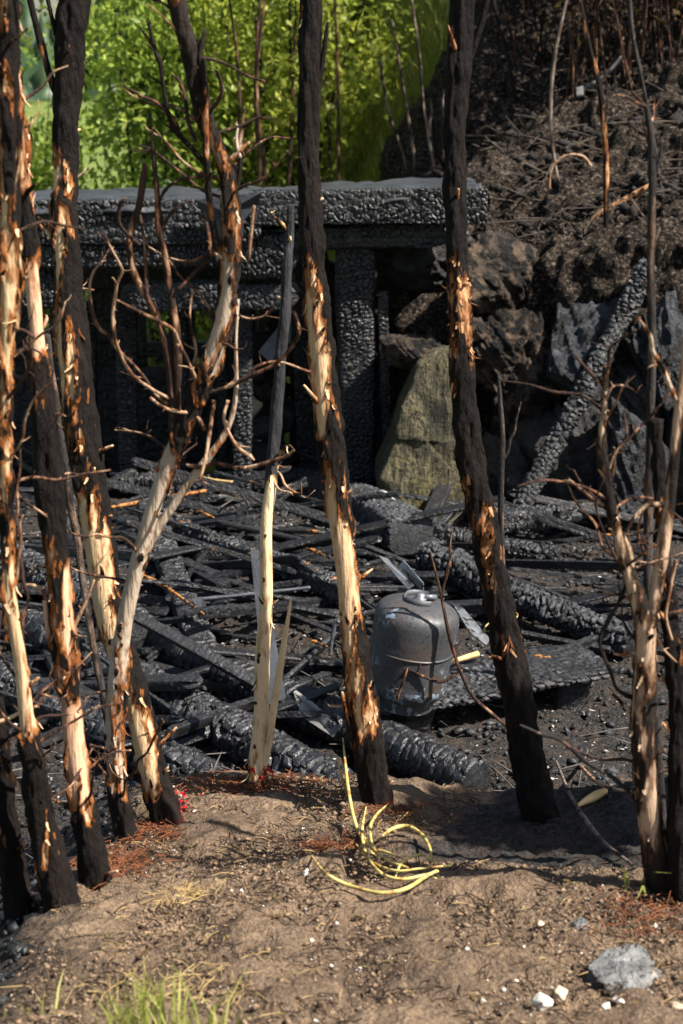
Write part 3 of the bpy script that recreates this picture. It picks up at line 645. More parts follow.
# stones and rubble seen through the shed, on the slope behind
rb = [(262, 345, 9.3, 40, 40, 'rock_dark'), (272, 390, 9.2, 46, 36, 'rock_brown'), (258, 372, 9.2, 34, 24, 'rock_brown'), (286, 415, 9.1, 40, 30, 'rock_dark'), (250, 405, 9.1, 26, 26, 'stone_tan'), (275, 318, 9.4, 36, 26, 'rock_blue'), (292, 365, 9.3, 34, 30, 'rock_brown'), (262, 430, 9.0, 50, 30, 'rock_dark'), (275, 455, 9.0, 60, 40, 'rock_dark')]
for i, (x, y, Y_, w, h, mt) in enumerate(rb):
    c = P(x, y, Y_); s = px2m(1, c)
    tag(rock('wall_stone', c, (w * s, .3, h * s), M[mt], 90 + i, n=12, rough=.1), 'rough stone piled behind the burnt shed posts', 'stone', 'stones piled behind the shed')
def sheet(name, pts, mat, label, cat, th=.004, parent=None, group=None):
    pts = [np.asarray(p, float) for p in pts]; n = len(pts)
    nr = np.cross(pts[1] - pts[0], pts[2] - pts[0]); nr /= np.linalg.norm(nr)
    vv = pts + [p - nr * th for p in pts]
    ff = [tuple(range(n)), tuple(range(2 * n - 1, n - 1, -1))] + [(i, n + i, n + (i + 1) % n, (i + 1) % n) for i in range(n)]
    o = mesh(name, np.array(vv), ff, mat, parent, smooth=False)
    if label: tag(o, label, cat, group)
    return o
sheet('metal_scrap', [P(258, 352, 8.9), P(292, 310, 9.0), P(290, 340, 8.95), P(270, 362, 8.9)], M['greymetal'], 'crumpled grey metal sheet on stones inside the burnt shed', 'scrap')

# ================================================================== charred timber lying in the rubble
def log(name, label, a, b, wpx, mat='char', zz=None, expo=2.2, hfac=1.0, dz=(.0, .0), cu=.03, cv=.055, dep=.013, seed=1, ends=(.06, .06), res=.0056, group=None, bow=.012, cat='log', onhill=False):
    A, B = (GH(*a), GH(*b)) if zz is None else (Gz(*a, zz[0]), Gz(*b, zz[1])); w = px2m(wpx, (A + B) / 2)
    A = A + [0, 0, w * hfac * .30 + dz[0]]; B = B + [0, 0, w * hfac * .30 + dz[1]]
    t = beam(name, A, B, w, w * hfac, M[mat], None, expo=expo, cu=cu, cv=cv, dep=dep, seed=seed, ends=ends, res=res, bow=bow)
    return tag(t, label, cat, group)
log('charred_log', 'long thick charred log lying diagonally behind the peeled sapling', (118, 632), (478, 798), 42, 'char', zz=(.14, .06), cu=.034, cv=.075, dep=.010, seed=101, ends=(.05, .05))
log('charred_log', 'thick charred log lying in front of the long diagonal log', (-40, 605), (360, 815), 46, 'char', zz=(.13, .02), cu=.038, cv=.070, dep=.016, seed=102, ends=(.05, .05))
log('charred_log', 'bluish charred log low behind the left trunks at the mound edge', (-60, 665), (215, 805), 46, 'char', zz=(.06, .0), cu=.038, cv=.065, dep=.015, seed=103, ends=(.05, .05))
log('charred_log', 'dark charred log in the rubble behind the black left trunks', (-60, 545), (140, 660), 40, 'char', seed=104, dz=(.06, .03))
log('charred_beam', 'square charred beam end sloping down left of the rubble heap', (150, 545), (210, 680), 26, 'char', expo=6, hfac=.7, cu=.03, cv=.05, dep=.008, seed=105, dz=(.16, .06), ends=(.1, .3), cat='beam')
log('charred_beam', 'thick square charred beam leaning down from shed towards the cylinder', (230, 470), (408, 566), 36, 'char_ash', expo=5, hfac=.8, cu=.022, cv=.03, dep=.008, seed=106, dz=(.22, .08), ends=(.05, .05), cat='beam')
log('charred_beam', 'half burnt beam with orange wood patches across the rubble', (150, 545), (352, 626), 24, 'char_wood', expo=5, hfac=.8, seed=107, dz=(.12, .10), cat='beam')
log('charred_beam', 'charred beam lying behind the gas cylinder', (345, 528), (500, 612), 26, 'char_ash', expo=4, seed=108, dz=(.06, .04), cat='beam')
log('charred_log', 'charred log lying below the rock bank right of the dark trunk', (420, 585), (632, 662), 30, 'char_ash', seed=109, dz=(.10, .04), cu=.026, cv=.04)
log('charred_beam', 'burnt beam crossing under the leaning log foot', (485, 560), (640, 535), 20, 'char', expo=4, seed=110, dz=(.12, .12), cat='beam')
log('charred_log', 'charred log at the foot of the mossy slab', (395, 545), (560, 575), 24, 'char_black', seed=111, dz=(.05, .05))
log('charred_beam', 'charred board by the back of the heap beneath the shed beam', (120, 500), (330, 497), 18, 'char', expo=5, seed=112, dz=(.06, .06), cat='beam')
log('charred_beam', 'black plank on edge left of the shed opening', (95, 480), (60, 560), 22, 'char', expo=6, hfac=.4, seed=113, dz=(.1, .05), cat='beam')
# leaning log on the bank
A = GH(506, 545); A[2] += .05; B = P(652, 262, 8.0)
tag(beam('leaning_log', A, B, px2m(21, A), px2m(21, A), M['char_ash'], None, up=(0, -1, 0), expo=2, cu=.026, cv=.045, dep=.014, seed=120, ends=(.4, .6), res=.0065), 'ash grey charred log leaning diagonally up the rock bank', 'log')
# slab that carries the cylinder
A, B = Gz(372, 716, .16), Gz(590, 676, .19); back = np.array([.05, .18, 0]); A = A + back; B = B + back
tag(beam('charred_slab', A, B, .32, .032, M['char_ash'], None, expo=10, cu=.03, cv=.035, dep=.007, seed=130, ends=(.05, .05), res=.0075, bow=.006), 'wide charred board slab lying flat beneath the gas cylinder', 'panel')
for i, (a, b) in enumerate(((.12, .3), (.85, .6))):
    q = A + (B - A) * a; g0 = gzf(q[0], q[1])
    tag(beam('support_block', [q[0], q[1] - .06, g0 - .03], [q[0] + .02, q[1] - .05, q[2] - .02], .13, .12, M['char_black'], None, up=(0, 1, 0), expo=4, seed=131 + i, ends=(.05, .05), res=.012), ['charred block propping the panel end under the cylinder', 'charred block propping the free end of the panel'][i], 'block')

# heap of broken boards
rr = np.random.default_rng(5)
spots = []
for i in range(215):
    py = rr.uniform(492, 760); px = rr.uniform(10, 640)
    if py > 690 and (px > 300 or px < 60): continue
    if 350 < px < 600 and 640 < py: continue
    if py > 632 and 120 < px < 360 and rr.uniform() < .6: continue
    spots.append((px, py))
def board_label(L, w, mt, px, py):
    z = ('behind the left trunks' if px < 130 else 'near the square beam end' if px < 235 else 'around the peeled sapling' if px < 330 else 'behind the cylinder' if px < 480 else 'below the rock bank')
    return '%s %s %s board lying loose %s, %s' % ('long' if L > .6 else 'short', 'wide' if w >= .07 else 'narrow', {'char': 'charred', 'char_black': 'jet black', 'char_ash': 'ashy charred', 'char_wood': 'half burnt'}[str(mt)], z, 'under the shed edge' if py < 560 else 'mid heap' if py < 640 else 'by the front logs')
for i, (px, py) in enumerate(spots):
    c = GH(px, py); L = rr.uniform(.35, 1.3); a = rr.choice([rr.normal(-.55, .25), rr.normal(.1, .25), rr.normal(.9, .4)], p=[.5, .35, .15]); w = rr.choice([.018, .025, .035, .05, .08]); h = rr.choice([.014, .018, .025, .04])
    d = np.array([math.cos(a), math.sin(a), rr.normal(0, .17)]); c = c + [0, 0, h * .5 + .02 + abs(d[2]) * L * .35]
    mt = rr.choice(['char', 'char_black', 'char_ash', 'char', 'char_wood'], p=[.36, .2, .26, .1, .08])
    tag(beam('charred_board', c - d * L / 2, c + d * L / 2, w, h, M[mt], None, up=(rr.normal(0, .2), rr.normal(0, .2), 1), expo=9, cu=.022, cv=.035, dep=.0028, bow=.004, seed=200 + i, ends=(rr.choice([.05, .5]), rr.choice([.05, .7])), res=.009),
        board_label(L, w, mt, px, py), 'board', 'loose charred boards in the rubble')
# slim half-burnt battens and sticks
def stick(name, label, pts, mat, lift=.06, pe=.7, group=None, cat='stick', Y=None, seed=3):
    C = []
    for q in pts:
        p = GH(q[0], q[1]) if Y is None else P(q[0], q[1], Y); p = p + [0, 0, lift if Y is None else 0]; C.append([*p, px2m(q[2], p) / 2, pe])
    return tag(build_tube(name, np.array(C), mat, None, step=.008, segs=10, seed=seed, bark=.0008, rough=.15, kscale=2), label, cat, group)
stick('batten', 'thin half burnt batten with orange wood left of the peeled sapling', [(112, 534, 3), (170, 523, 4), (236, 511, 3)], M['burntwood'], .13)
stick('batten', 'pale stick lying across the heap near the forked shrub', [(182, 506, 3), (205, 512, 4), (233, 516, 3)], M['palewood'], .17)
stick('batten', 'long thin grey batten below the shed opening', [(110, 492, 3), (180, 494, 4), (258, 490, 4)], M['ashboard'], .10)
stick('batten', 'grey rod lying behind the long diagonal log', [(200, 640, 3), (240, 636, 4), (310, 628, 4)], M['darkslat'], .16)
stick('batten', 'singed stick with orange end beside the peeled trunks', [(132, 625, 3), (165, 642, 4), (205, 672, 2)], M['burntwood'], .22)
stick('wood_splinter', 'pale split stick resting on the panel beside the cylinder', [(432, 706, 4), (455, 698, 5), (477, 691, 6)], M['palewood'], .14)
stick('wood_splinter', 'orange splinter on the panel right of the dark trunk', [(532, 690, 5), (545, 691, 8), (552, 693, 3)], M['burntwood'], .12)
stick('wood_splinter', 'pale wood chip on the ash ground near the right tree', [(576, 812, 3), (592, 803, 9), (605, 796, 6)], M['palewood'], .015)
for i, (x, y, w) in enumerate(((315, 593, 5), (205, 553, 4), (230, 530, 3), (60, 546, 4), (318, 688, 4), (262, 482, 3))):
    stick('orange_splinter', 'small orange patch of unburnt wood in the black rubble', [(x - 9, y - 3, w * .4), (x - 2, y - 1, w), (x + 5, y + 2, w * .8), (x + 10, y + 4, w * .3)], M['burntwood'], .17, group='orange splinters in the rubble', cat='splinter')
# metal oddments
def pipe(name, label, pts, mat, Y=None, lift=.1, cat='scrap metal'):
    return stick(name, label, pts, mat, lift, 1, None, cat, Y)
pipe('metal_hoop', 'bent silver metal strip curving above the gas cylinder', [(360, 522, 4), (378, 492, 4), (398, 505, 4), (424, 540, 4)], M['metal'], Y=7.3)
pipe('metal_bracket', 'short silver bracket behind the gas cylinder', [(372, 500, 5), (392, 512, 6), (376, 528, 4)], M['metal'], Y=7.25)
pipe('bent_wire', 'small hooked grey rod standing in the ash left of the cylinder', [(330, 656, 4), (332, 640, 4), (336, 622, 4), (341, 624, 4)], M['metal'], Y=5.75)
sheet('metal_scrap', [P(404, 536, 7.0), P(424, 534, 7.0), P(428, 543, 6.98), P(406, 545, 6.98)], M['darkslat'], 'small bright metal plate above the gas cylinder', 'scrap metal')
sheet('metal_scrap', [P(452, 604, 5.9), P(462, 608, 5.9), P(490, 640, 5.75), P(486, 646, 5.72), P(470, 634, 5.75)], M['metal'], 'pale torn metal strip right of the gas cylinder', 'scrap metal')
sheet('metal_scrap', [P(378, 556, 6.2), P(388, 560, 6.2), P(414, 586, 6.05), P(408, 590, 6.05)], M['metal'], 'narrow metal strip pointing at the gas cylinder valve', 'scrap metal')
sheet('ash_board', [P(296, 690, 5.35), P(310, 700, 5.3), P(342, 726, 5.2), P(336, 735, 5.2), P(305, 715, 5.28)], M['ashboard'], 'grey torn board scrap leaning on the long diagonal log', 'board', .012)
sheet('grey_slat', [P(251, 552, 5.2), P(259, 550, 5.2), P(272, 620, 5.12), P(286, 698, 5.0), P(266, 706, 5.0)], M['darkslat'], 'narrow grey slat standing behind the peeled sapling', 'slat', .012)
sheet('metal_scrap', [P(193, 602, 6.0), P(203, 600, 6.0), P(212, 616, 5.95), P(205, 621, 5.95)], M['darkslat'], 'small grey can scrap beside the square beam', 'scrap metal', .03)

# ================================================================== gas cylinder
def lathe(prof, segs=72):
    th = np.linspace(0, 2 * np.pi, segs, endpoint=False); prof = np.array(prof)
    V = np.stack([prof[:, 0][:, None] * np.cos(th), prof[:, 0][:, None] * np.sin(th), prof[:, 1][:, None] + 0 * th], -1).reshape(-1, 3)
    return V, gridfaces(len(prof), segs, True)
def mat_cyl():
    m, nt, b = newmat('scorched_steel'); n = N(nt); co = n.coord()
    a_ = n.noise(co, 7, 4); f_ = n.noise(co, 55, 4, .65)
    c = n.mix(a_, (.034, .035, .039), (.090, .092, .10)); c = n.mix(n.ramp(n.noise(co, 120, 3), [(.55, (0, 0, 0)), (.66, (.8, .8, .8))]), c, (.02, .019, .019))
    c = n.mix(n.ramp(n.noise(co, 9, 5, .7), [(.5, (0, 0, 0)), (.66, (.8, .8, .8))]), c, (.085, .06, .046))
    bl = n.m('MULTIPLY', n.ramp(n.noise(co, 42, 2), [(.53, (0, 0, 0)), (.58, (1, 1, 1))]), n.ramp(n.noise(n.mapping(co, (1, 1, 1)), 4.2, 2), [(.46, (0, 0, 0)), (.56, (1, 1, 1))]))
    c = n.mix(bl, c, (.22, .28, .35)); nt.links.new(c, b.inputs['Base Color'])
    b.inputs['Metallic'].default_value = .25; nt.links.new(n.ramp(f_, [(.3, (.42,) * 3), (.7, (.62,) * 3)]), b.inputs['Roughness'])
    nt.links.new(n.bump(n.m('ADD', f_, n.m('MULTIPLY', bl, .8)), .25, .004), b.inputs['Normal']); return m
M['cyl'] = mat_cyl()
bp = Gz(402, 702, .205); R_ = .148
ct = thing('gas_cylinder', bp, 'scorched grey steel gas cylinder leaning slightly on the charred slab', 'gas cylinder')
H0, H1 = .045, .338
R_ = .137
prof = [(0, H0 - .03), (.07, H0 - .026), (.11, H0 - .014), (.130, H0 + .004), (.140, H0 + .025), (R_, H0 + .05), (R_, H1 - .036), (R_ - .002, H1 - .024), (R_ - .007, H1 - .011), (R_ - .017, H1 + .000), (R_ - .034, H1 + .009), (.075, H1 + .019), (.04, H1 + .022), (0, H1 + .023)]
pr = []
for (r0, z0), (r1, z1) in zip(prof[:-1], prof[1:]):
    k = max(1, int(math.hypot(r1 - r0, z1 - z0) / .012)); pr += [(r0 + (r1 - r0) * i / k, z0 + (z1 - z0) * i / k) for i in range(k)]
pr.append(prof[-1]); V, F = lathe(pr)
def dent(V):
    d = .006 * fbm(V[:, 0] * 6, V[:, 1] * 6, V[:, 2] * 6, 2); rad = V.copy(); rad[:, 2] = 0; l = np.linalg.norm(rad, axis=1, keepdims=True) + 1e-6
    return V + rad / l * np.minimum(d, .004)[:, None] * (l > .05)
from mathutils import Matrix
TILT = Matrix.Rotation(math.radians(9), 4, Vector((0.25, 1, 0)).normalized()) @ Matrix.Rotation(math.radians(20), 4, 'Z')
ct.matrix_basis = Matrix.Translation(Vector(bp)) @ TILT
def cpart(name, V, F, mat, smooth=True):
    o = mesh(name, V, F, mat, None, smooth); o.parent = ct; return o
tank = cpart('tank_body', dent(V), F, M['cyl'])
V, F = lathe([(R_ - .001, .196), (R_ + .0035, .1985), (R_ + .0035, .2015), (R_ - .001, .204)]); cpart('weld_seam', dent(V), F, M['cyl']).parent = tank
V, F = lathe([(.100, -.004), (.105, .03), (.112, .052), (.108, .052), (.101, .03), (.096, -.004), (.100, -.004)]); cpart('foot_ring', V, F, M['cyl'])
V, F = lathe([(.0, H1 + .01), (.020, H1 + .01), (.020, H1 + .032), (.013, H1 + .034), (.013, H1 + .046), (0, H1 + .046)], 24); vlv = cpart('valve', V, F, M['greymetal'])
V, F = lathe([(0, 0), (.009, 0), (.009, .045), (0, .045)], 16); V = V[:, [2, 1, 0]] + [.010, 0, H1 + .034]; cpart('valve_outlet', V, F, M['greymetal']).parent = vlv
th = np.linspace(.6, 5.0, 40); ri, ro = .050, .054
V = np.stack([np.stack([r * np.cos(th), r * np.sin(th), H1 + .012 + 0 * th + (z * .6 * (1 - .5 * np.exp(-((th - 2.8) / .4) ** 2)))], -1) for r, z in ((ro, 0), (ro, .045), (ri, .045), (ri, 0))], 1).reshape(-1, 3)
cpart('collar', V, gridfaces(40, 4, True), M['darkslat'], False)
tag(sheet('handle_strap', [P(404, 560, 5.62), P(424, 583, 5.5), P(424, 592, 5.5), P(400, 566, 5.62)], M['metal'], '', ''), 'silver metal strap lying across the cylinder top', 'scrap metal')

# ================================================================== scorched trees on the mound
def rev(pts): return pts[::-1]
tree('scorched_tree', 'burnt trunk with split bark strips, thin pale middle and black flared base', rev([(4, -40, 20, .45), (6, 0, 20, .3), (8, 90, 20, .35), (9, 170, 18, .42), (9, 260, 20, .4), (7, 330, 14, .5), (5, 380, 11, .6), (5, 440, 11, .5), (7, 520, 12, .45), (11, 600, 13, .5), (20, 660, 15, .72), (27, 720, 18, .7), (33, 770, 24, .15), (44, 830, 28, .3), (62, 905, 36, .1)]),
     (62, 905), M['bark'], seed=2, dY=-.05, twigs=32, branches=[
         ([(5, 560, 4), (16, 520, 4), (14, 480, 5), (4, 455, 3)], .6, M['twig']), ([(10, 600, 4), (18, 560, 4), (20, 525, 3), (23, 515, 2)], .3, M['twig']),
         ([(18, 630, 7), (8, 610, 6), (0, 590, 6), (-8, 575, 5)], .8), ([(22, 650, 6), (22, 620, 6), (28, 600, 4), (20, 560, 4), (12, 540, 4)], .35, M['twig']),
         ([(8, 460, 4), (14, 500, 4), (20, 470, 3), (20, 450, 2)], .3, M['twig']), ([(14, 200, 6), (19, 120, 7), (14, 60, 8), (13, 0, 8), (12, -30, 8)], .5),
         ([(16, 330, 6), (20, 300, 6), (21, 240, 7), (17, 190, 6), (20, 150, 5)], .6), ([(12, 300, 5), (17, 320, 5), (8, 350, 4), (3, 370, 4)], .7),
         ([(30, 700, 5), (20, 712, 5), (5, 720, 6), (-6, 722, 6)], .8), ([(30, 810, 5), (22, 790, 6), (8, 770, 6), (0, 755, 7)], .5)])
tree('scorched_tree', 'slim scorched trunk with pale peeled cuff high up and pink bare wood low', rev([(12, -40, 11, .4), (12, 20, 11, .4), (13, 60, 12, .65), (19, 110, 13, .55), (23, 170, 14, .45), (27, 225, 15, .4), (31, 265, 15, .75), (34, 300, 16, 1.0), (37, 335, 15, .85), (40, 380, 22, .25), (46, 440, 28, .2), (52, 510, 28, .3), (57, 560, 24, .6), (62, 610, 25, .58), (66, 660, 25, .6), (70, 695, 23, .55), (74, 740, 25, .75), (80, 790, 24, .6), (88, 835, 28, .1), (97, 885, 34, .12)]),
     (97, 885), M['bark_pink'], seed=5, dY=.1, twigs=12, tlen=.6, branches=[
         ([(62, 625, 6), (70, 632, 6), (82, 610, 5), (88, 596, 4), (94, 580, 3)], .7, M['twig']), ([(50, 610, 6), (42, 590, 6), (26, 585, 4), (16, 595, 3)], .6, M['twig']),
         ([(38, 332, 6), (44, 326, 5), (47, 318, 4)], .95), ([(36, 360, 5), (42, 352, 5), (47, 347, 4)], .9), ([(24, 135, 3), (32, 122, 3), (37, 112, 2)], .6),
         ([(45, 600, 6), (50, 640, 8), (62, 680, 8), (68, 700, 8)], .65)])
tree('scorched_tree', 'thick black trunk forked at the top with large pale split wood low down', rev([(92, -60, 30, .1), (75, 0, 32, .08), (69, 60, 27, .12), (66, 150, 26, .15), (65, 180, 26, .55), (64, 205, 27, .3), (65, 240, 26, .45), (68, 290, 29, .42), (72, 340, 34, .42), (78, 400, 36, .30), (86, 460, 36, .22), (93, 505, 34, .4), (99, 545, 33, .72), (107, 600, 32, .52), (118, 645, 31, .36), (133, 690, 29, .5), (143, 730, 29, .72), (152, 770, 29, .45), (160, 798, 30, .12), (169, 825, 32, .05)]),
     (169, 825), M['bark'], seed=8, dY=.28, red=True, bias=.6, branches=[
         ([(60, 100, 9), (52, 82, 8), (44, 55, 7), (36, 25, 6), (29, -5, 6), (24, -30, 5)], .3), ([(62, 60, 7), (56, 35, 6), (50, 10, 5), (44, -20, 5)], .1),
         ([(62, 190, 4), (72, 182, 4), (86, 170, 3)], .9, M['twig']), ([(64, 285, 3), (80, 288, 3), (94, 290, 2)], .6, M['twig'])])
tree('dead_sapling', 'thin grey burnt stem squeezed between slim trunk and thick black trunk', rev([(47, 335, 6, .2), (52, 380, 8, .2), (60, 440, 11, .2), (66, 475, 10, .3), (73, 520, 9, .6), (80, 560, 8, .5), (92, 640, 8, .3), (108, 720, 9, .2), (120, 800, 9, .1)]), (120, 800), M['deadstem'], seed=9, bark=.001, segs=16, step=.007, group=None)
D = rev([(170, -45, 12, .2), (178, 0, 13, .25), (184, 30, 15, .2), (192, 60, 16, .2), (200, 100, 16, .15), (213, 138, 13, .55), (224, 165, 15, .68), (229, 200, 17, .58), (231, 250, 18, .5), (229, 290, 18, .48), (220, 335, 19, .52), (205, 378, 20, .36), (188, 420, 19, .42), (174, 450, 18, .62), (162, 480, 17, .82), (148, 525, 18, .85), (136, 570, 19, .86), (124, 625, 20, .85), (117, 680, 20, .85), (114, 730, 19, .8), (116, 775, 19, .65), (121, 810, 21, .15), (126, 838, 24, .1)])
tree('branching_dead_tree', 'crooked grey barked tree with a tangle of bare curving twigs', D, (126, 838), M['bark_grey'], seed=12, dY=-.2, knots=26, group=None, twigs=24, branches=[
    ([(146, 552, 9), (160, 525, 9), (175, 503, 9), (192, 478, 9), (214, 450, 8), (229, 425, 6), (236, 392, 5), (236, 340, 4), (238, 300, 4)], .75, M['bark_grey'], -.03),
    ([(176, 447, 10), (173, 410, 10), (169, 360, 9), (158, 318, 8), (140, 285, 7), (131, 262, 7), (130, 235, 7), (139, 205, 7), (143, 178, 7), (145, 165, 4)], .45, M['twig'], -.05),
    ([(178, 440, 9), (178, 395, 8), (177, 340, 8), (170, 290, 7), (164, 250, 7), (158, 225, 6), (157, 190, 5), (154, 160, 4), (152, 130, 3)], .45, M['twig'], -.08),
    ([(172, 400, 5), (150, 388, 6), (130, 372, 6), (117, 345, 5), (113, 312, 5), (117, 285, 4), (122, 270, 3), (112, 250, 3), (104, 235, 3)], .65, M['twig'], -.1),
    ([(168, 404, 4), (145, 378, 5), (118, 350, 5), (97, 325, 5), (90, 298, 4), (92, 275, 4), (103, 260, 3)], .6, M['twig'], .05),
    ([(202, 392, 6), (192, 370, 5), (180, 345, 5), (160, 322, 5), (140, 312, 4), (117, 300, 3)], .6, M['twig'], -.12),
    ([(200, 396, 6), (225, 388, 5), (250, 376, 6), (275, 364, 5), (293, 345, 4), (299, 330, 4), (294, 313, 3)], .4, M['twig'], -.1),
    ([(240, 382, 3), (258, 366, 3), (280, 362, 3), (310, 372, 3)], .5, M['twig']),
    ([(186, 465, 6), (215, 463, 6), (245, 468, 6), (270, 462, 6), (286, 456, 5), (294, 450, 3)], .55, M['twig'], -.1),
    ([(205, 430, 5), (195, 415, 5), (180, 412, 5), (165, 408, 5), (150, 398, 4)], .6, M['twig'], -.05),
    ([(228, 400, 5), (224, 420, 5), (236, 445, 5), (248, 455, 6), (254, 460, 3)], .55, M['twig'], -.05),
    ([(214, 400, 5), (210, 430, 6), (205, 460, 5), (200, 480, 4)], .6, M['twig'], -.06),
    ([(218, 255, 8), (212, 220, 7), (208, 185, 7), (206, 150, 6), (205, 100, 6), (204, 58, 4)], .35, M['bark_grey'], -.08),
    ([(208, 168, 6), (192, 148, 6), (175, 130, 6), (168, 112, 6), (163, 85, 5), (155, 50, 5), (148, 20, 3)], .25, M['bark_grey'], -.05),
    ([(178, 128, 5), (160, 105, 4), (142, 96, 3), (124, 86, 2)], .3, M['twig'], -.05), ([(155, 48, 4), (146, 36, 3), (140, 28, 2)], .3, M['twig']),
    ([(206, 116, 4), (216, 104, 4), (222, 92, 4), (219, 76, 3), (214, 68, 2)], .3, M['twig'], -.05),
    ([(196, 142, 5), (188, 120, 4), (180, 82, 4), (172, 75, 3)], .2, M['twig'], .05),
    ([(237, 190, 7), (240, 165, 6), (240, 140, 6), (244, 128, 5), (250, 120, 3)], .5, M['bark_grey']), ([(240, 158, 5), (236, 140, 5), (238, 126, 3)], .7, M['bark_grey']),
    ([(205, 30, 5), (200, 55, 7), (205, 85, 7), (206, 100, 6)], .2, M['bark_grey']),
    ([(178, 290, 4), (192, 275, 4), (204, 262, 5), (210, 245, 4), (206, 222, 3)], .3, M['twig'], .05),
    ([(140, 245, 4), (128, 235, 4), (119, 222, 4), (120, 205, 3), (126, 198, 3)], .3, M['twig'], -.04), ([(158, 235, 4), (168, 218, 4), (176, 208, 3), (188, 202, 2)], .3, M['twig']),
    ([(163, 225, 4), (160, 200, 4), (175, 182, 4), (205, 175, 4), (216, 172, 3)], .5, M['twig'], -.05), ([(150, 305, 4), (146, 270, 4), (144, 240, 3), (140, 215, 3)], .4, M['twig'], .05),
    ([(188, 405, 4), (196, 350, 4), (190, 320, 3), (192, 290, 2)], .4, M['twig'], .05), ([(222, 330, 4), (212, 318, 3), (206, 312, 2)], .4, M['twig'])])
tree('peeled_sapling', 'slim cream peeled sapling with charred grey upper stem and red marked foot', rev([(291, 206, 6, .02), (288, 260, 10, .02), (284, 320, 12, .02), (279, 380, 13, .02), (275, 430, 13, .02), (272, 462, 13, .05), (271, 478, 13, .45), (270, 492, 13, .8), (266, 530, 14, .88), (266, 600, 15, .85), (262, 660, 17, .88), (261, 720, 18, .85), (258, 755, 20, .75), (257, 787, 22, .5)]),
     (257, 787), mat_bark('cream_peeled_wood', wood=(.74, .57, .35), wood2=(.52, .36, .19), bark=(.05, .051, .057), edge=(.42, .22, .07)), seed=15, dY=.15, red=True, knots=16, bark=.0015, bias=.12, group=None, branches=[
         ([(262, 772, 10), (269, 742, 9), (275, 700, 8), (283, 650, 7), (289, 612, 4), (291, 598, 2)], 1.1), ([(270, 468, 4), (280, 474, 4), (286, 486, 4), (300, 494, 3), (301, 483, 2)], .7, M['twig'], -.05),
         ([(268, 470, 5), (274, 482, 4), (280, 490, 3), (290, 492, 2)], .9, M['twig'], -.04)])
tree('scorched_tree', 'straight scorched trunk with long pale bare strip, in front of the gas cylinder', rev([(312, -40, 22, .1), (311, 0, 21, .1), (309, 60, 21, .12), (308, 130, 20, .15), (310, 200, 20, .15), (313, 260, 22, .2), (317, 310, 24, .42), (322, 360, 26, .55), (327, 410, 27, .48), (331, 440, 27, .3), (335, 480, 26, .45), (339, 515, 25, .75), (344, 555, 24, .95), (348, 590, 24, .85), (352, 630, 26, .6), (358, 670, 28, .5), (364, 710, 29, .42), (370, 755, 30, .15), (378, 805, 32, .1)]),
     (378, 805), M['bark'], seed=18, dY=.12, red=True, bias=.5, branches=[
         ([(314, 115, 8), (318, 90, 7), (322, 65, 5), (326, 35, 4), (328, 22, 2)], .1), ([(372, 800, 12), (362, 770, 9), (352, 735, 8), (345, 705, 7), (342, 692, 3)], .5), ([(352, 704, 4), (342, 706, 5), (330, 706, 3)], .9, M['twig'])])
tree('scorched_tree', 'nearly black leaning trunk with thin wire tied round it, right of the cylinder', rev([(466, -40, 22, .1), (462, 0, 22, .08), (458, 70, 24, .08), (455, 150, 22, .02), (456, 240, 21, .1), (458, 290, 22, .46), (459, 308, 22, .42), (461, 350, 22, .28), (466, 420, 24, .15), (475, 480, 26, .22), (487, 545, 28, .2), (500, 610, 29, .15), (512, 670, 31, .12), (526, 745, 34, .05), (541, 820, 38, .02)]),
     (541, 820), M['bark_dark'], seed=21, dY=.1, bias=.15, branches=[
         ([(462, 85, 9), (470, 58, 7), (480, 28, 6), (486, 5, 5), (492, -25, 5)], .1), ([(478, 35, 4), (485, 15, 3), (488, 0, 3)], .1), ([(455, 185, 5), (436, 150, 3), (433, 120, 3)], .05)])
tree('dead_sapling', 'thin grey dead stem with small side twigs right of the leaning log', rev([(646, 106, 4, .2), (651, 135, 7, .2), (652, 180, 8, .3), (651, 260, 8, .3), (652, 350, 9, .3), (650, 450, 9, .25), (648, 560, 10, .2), (652, 680, 11, .2), (660, 800, 12, .1), (666, 872, 13, .1)]), (666, 872), M['deadstem'], seed=24, bark=.001, segs=18, step=.006, group=None, twigs=6, tlen=.5, branches=[
    ([(652, 180, 4), (659, 160, 3), (662, 140, 2)], .3), ([(651, 152, 4), (645, 130, 3), (643, 118, 2)], .3), ([(650, 222, 3), (640, 212, 3), (632, 200, 2)], .3), ([(651, 245, 3), (657, 236, 3), (660, 228, 2)], .3), ([(652, 308, 3), (647, 290, 3), (641, 280, 2)], .3), ([(651, 240, 3), (644, 235, 3), (637, 229, 2)], .3)])
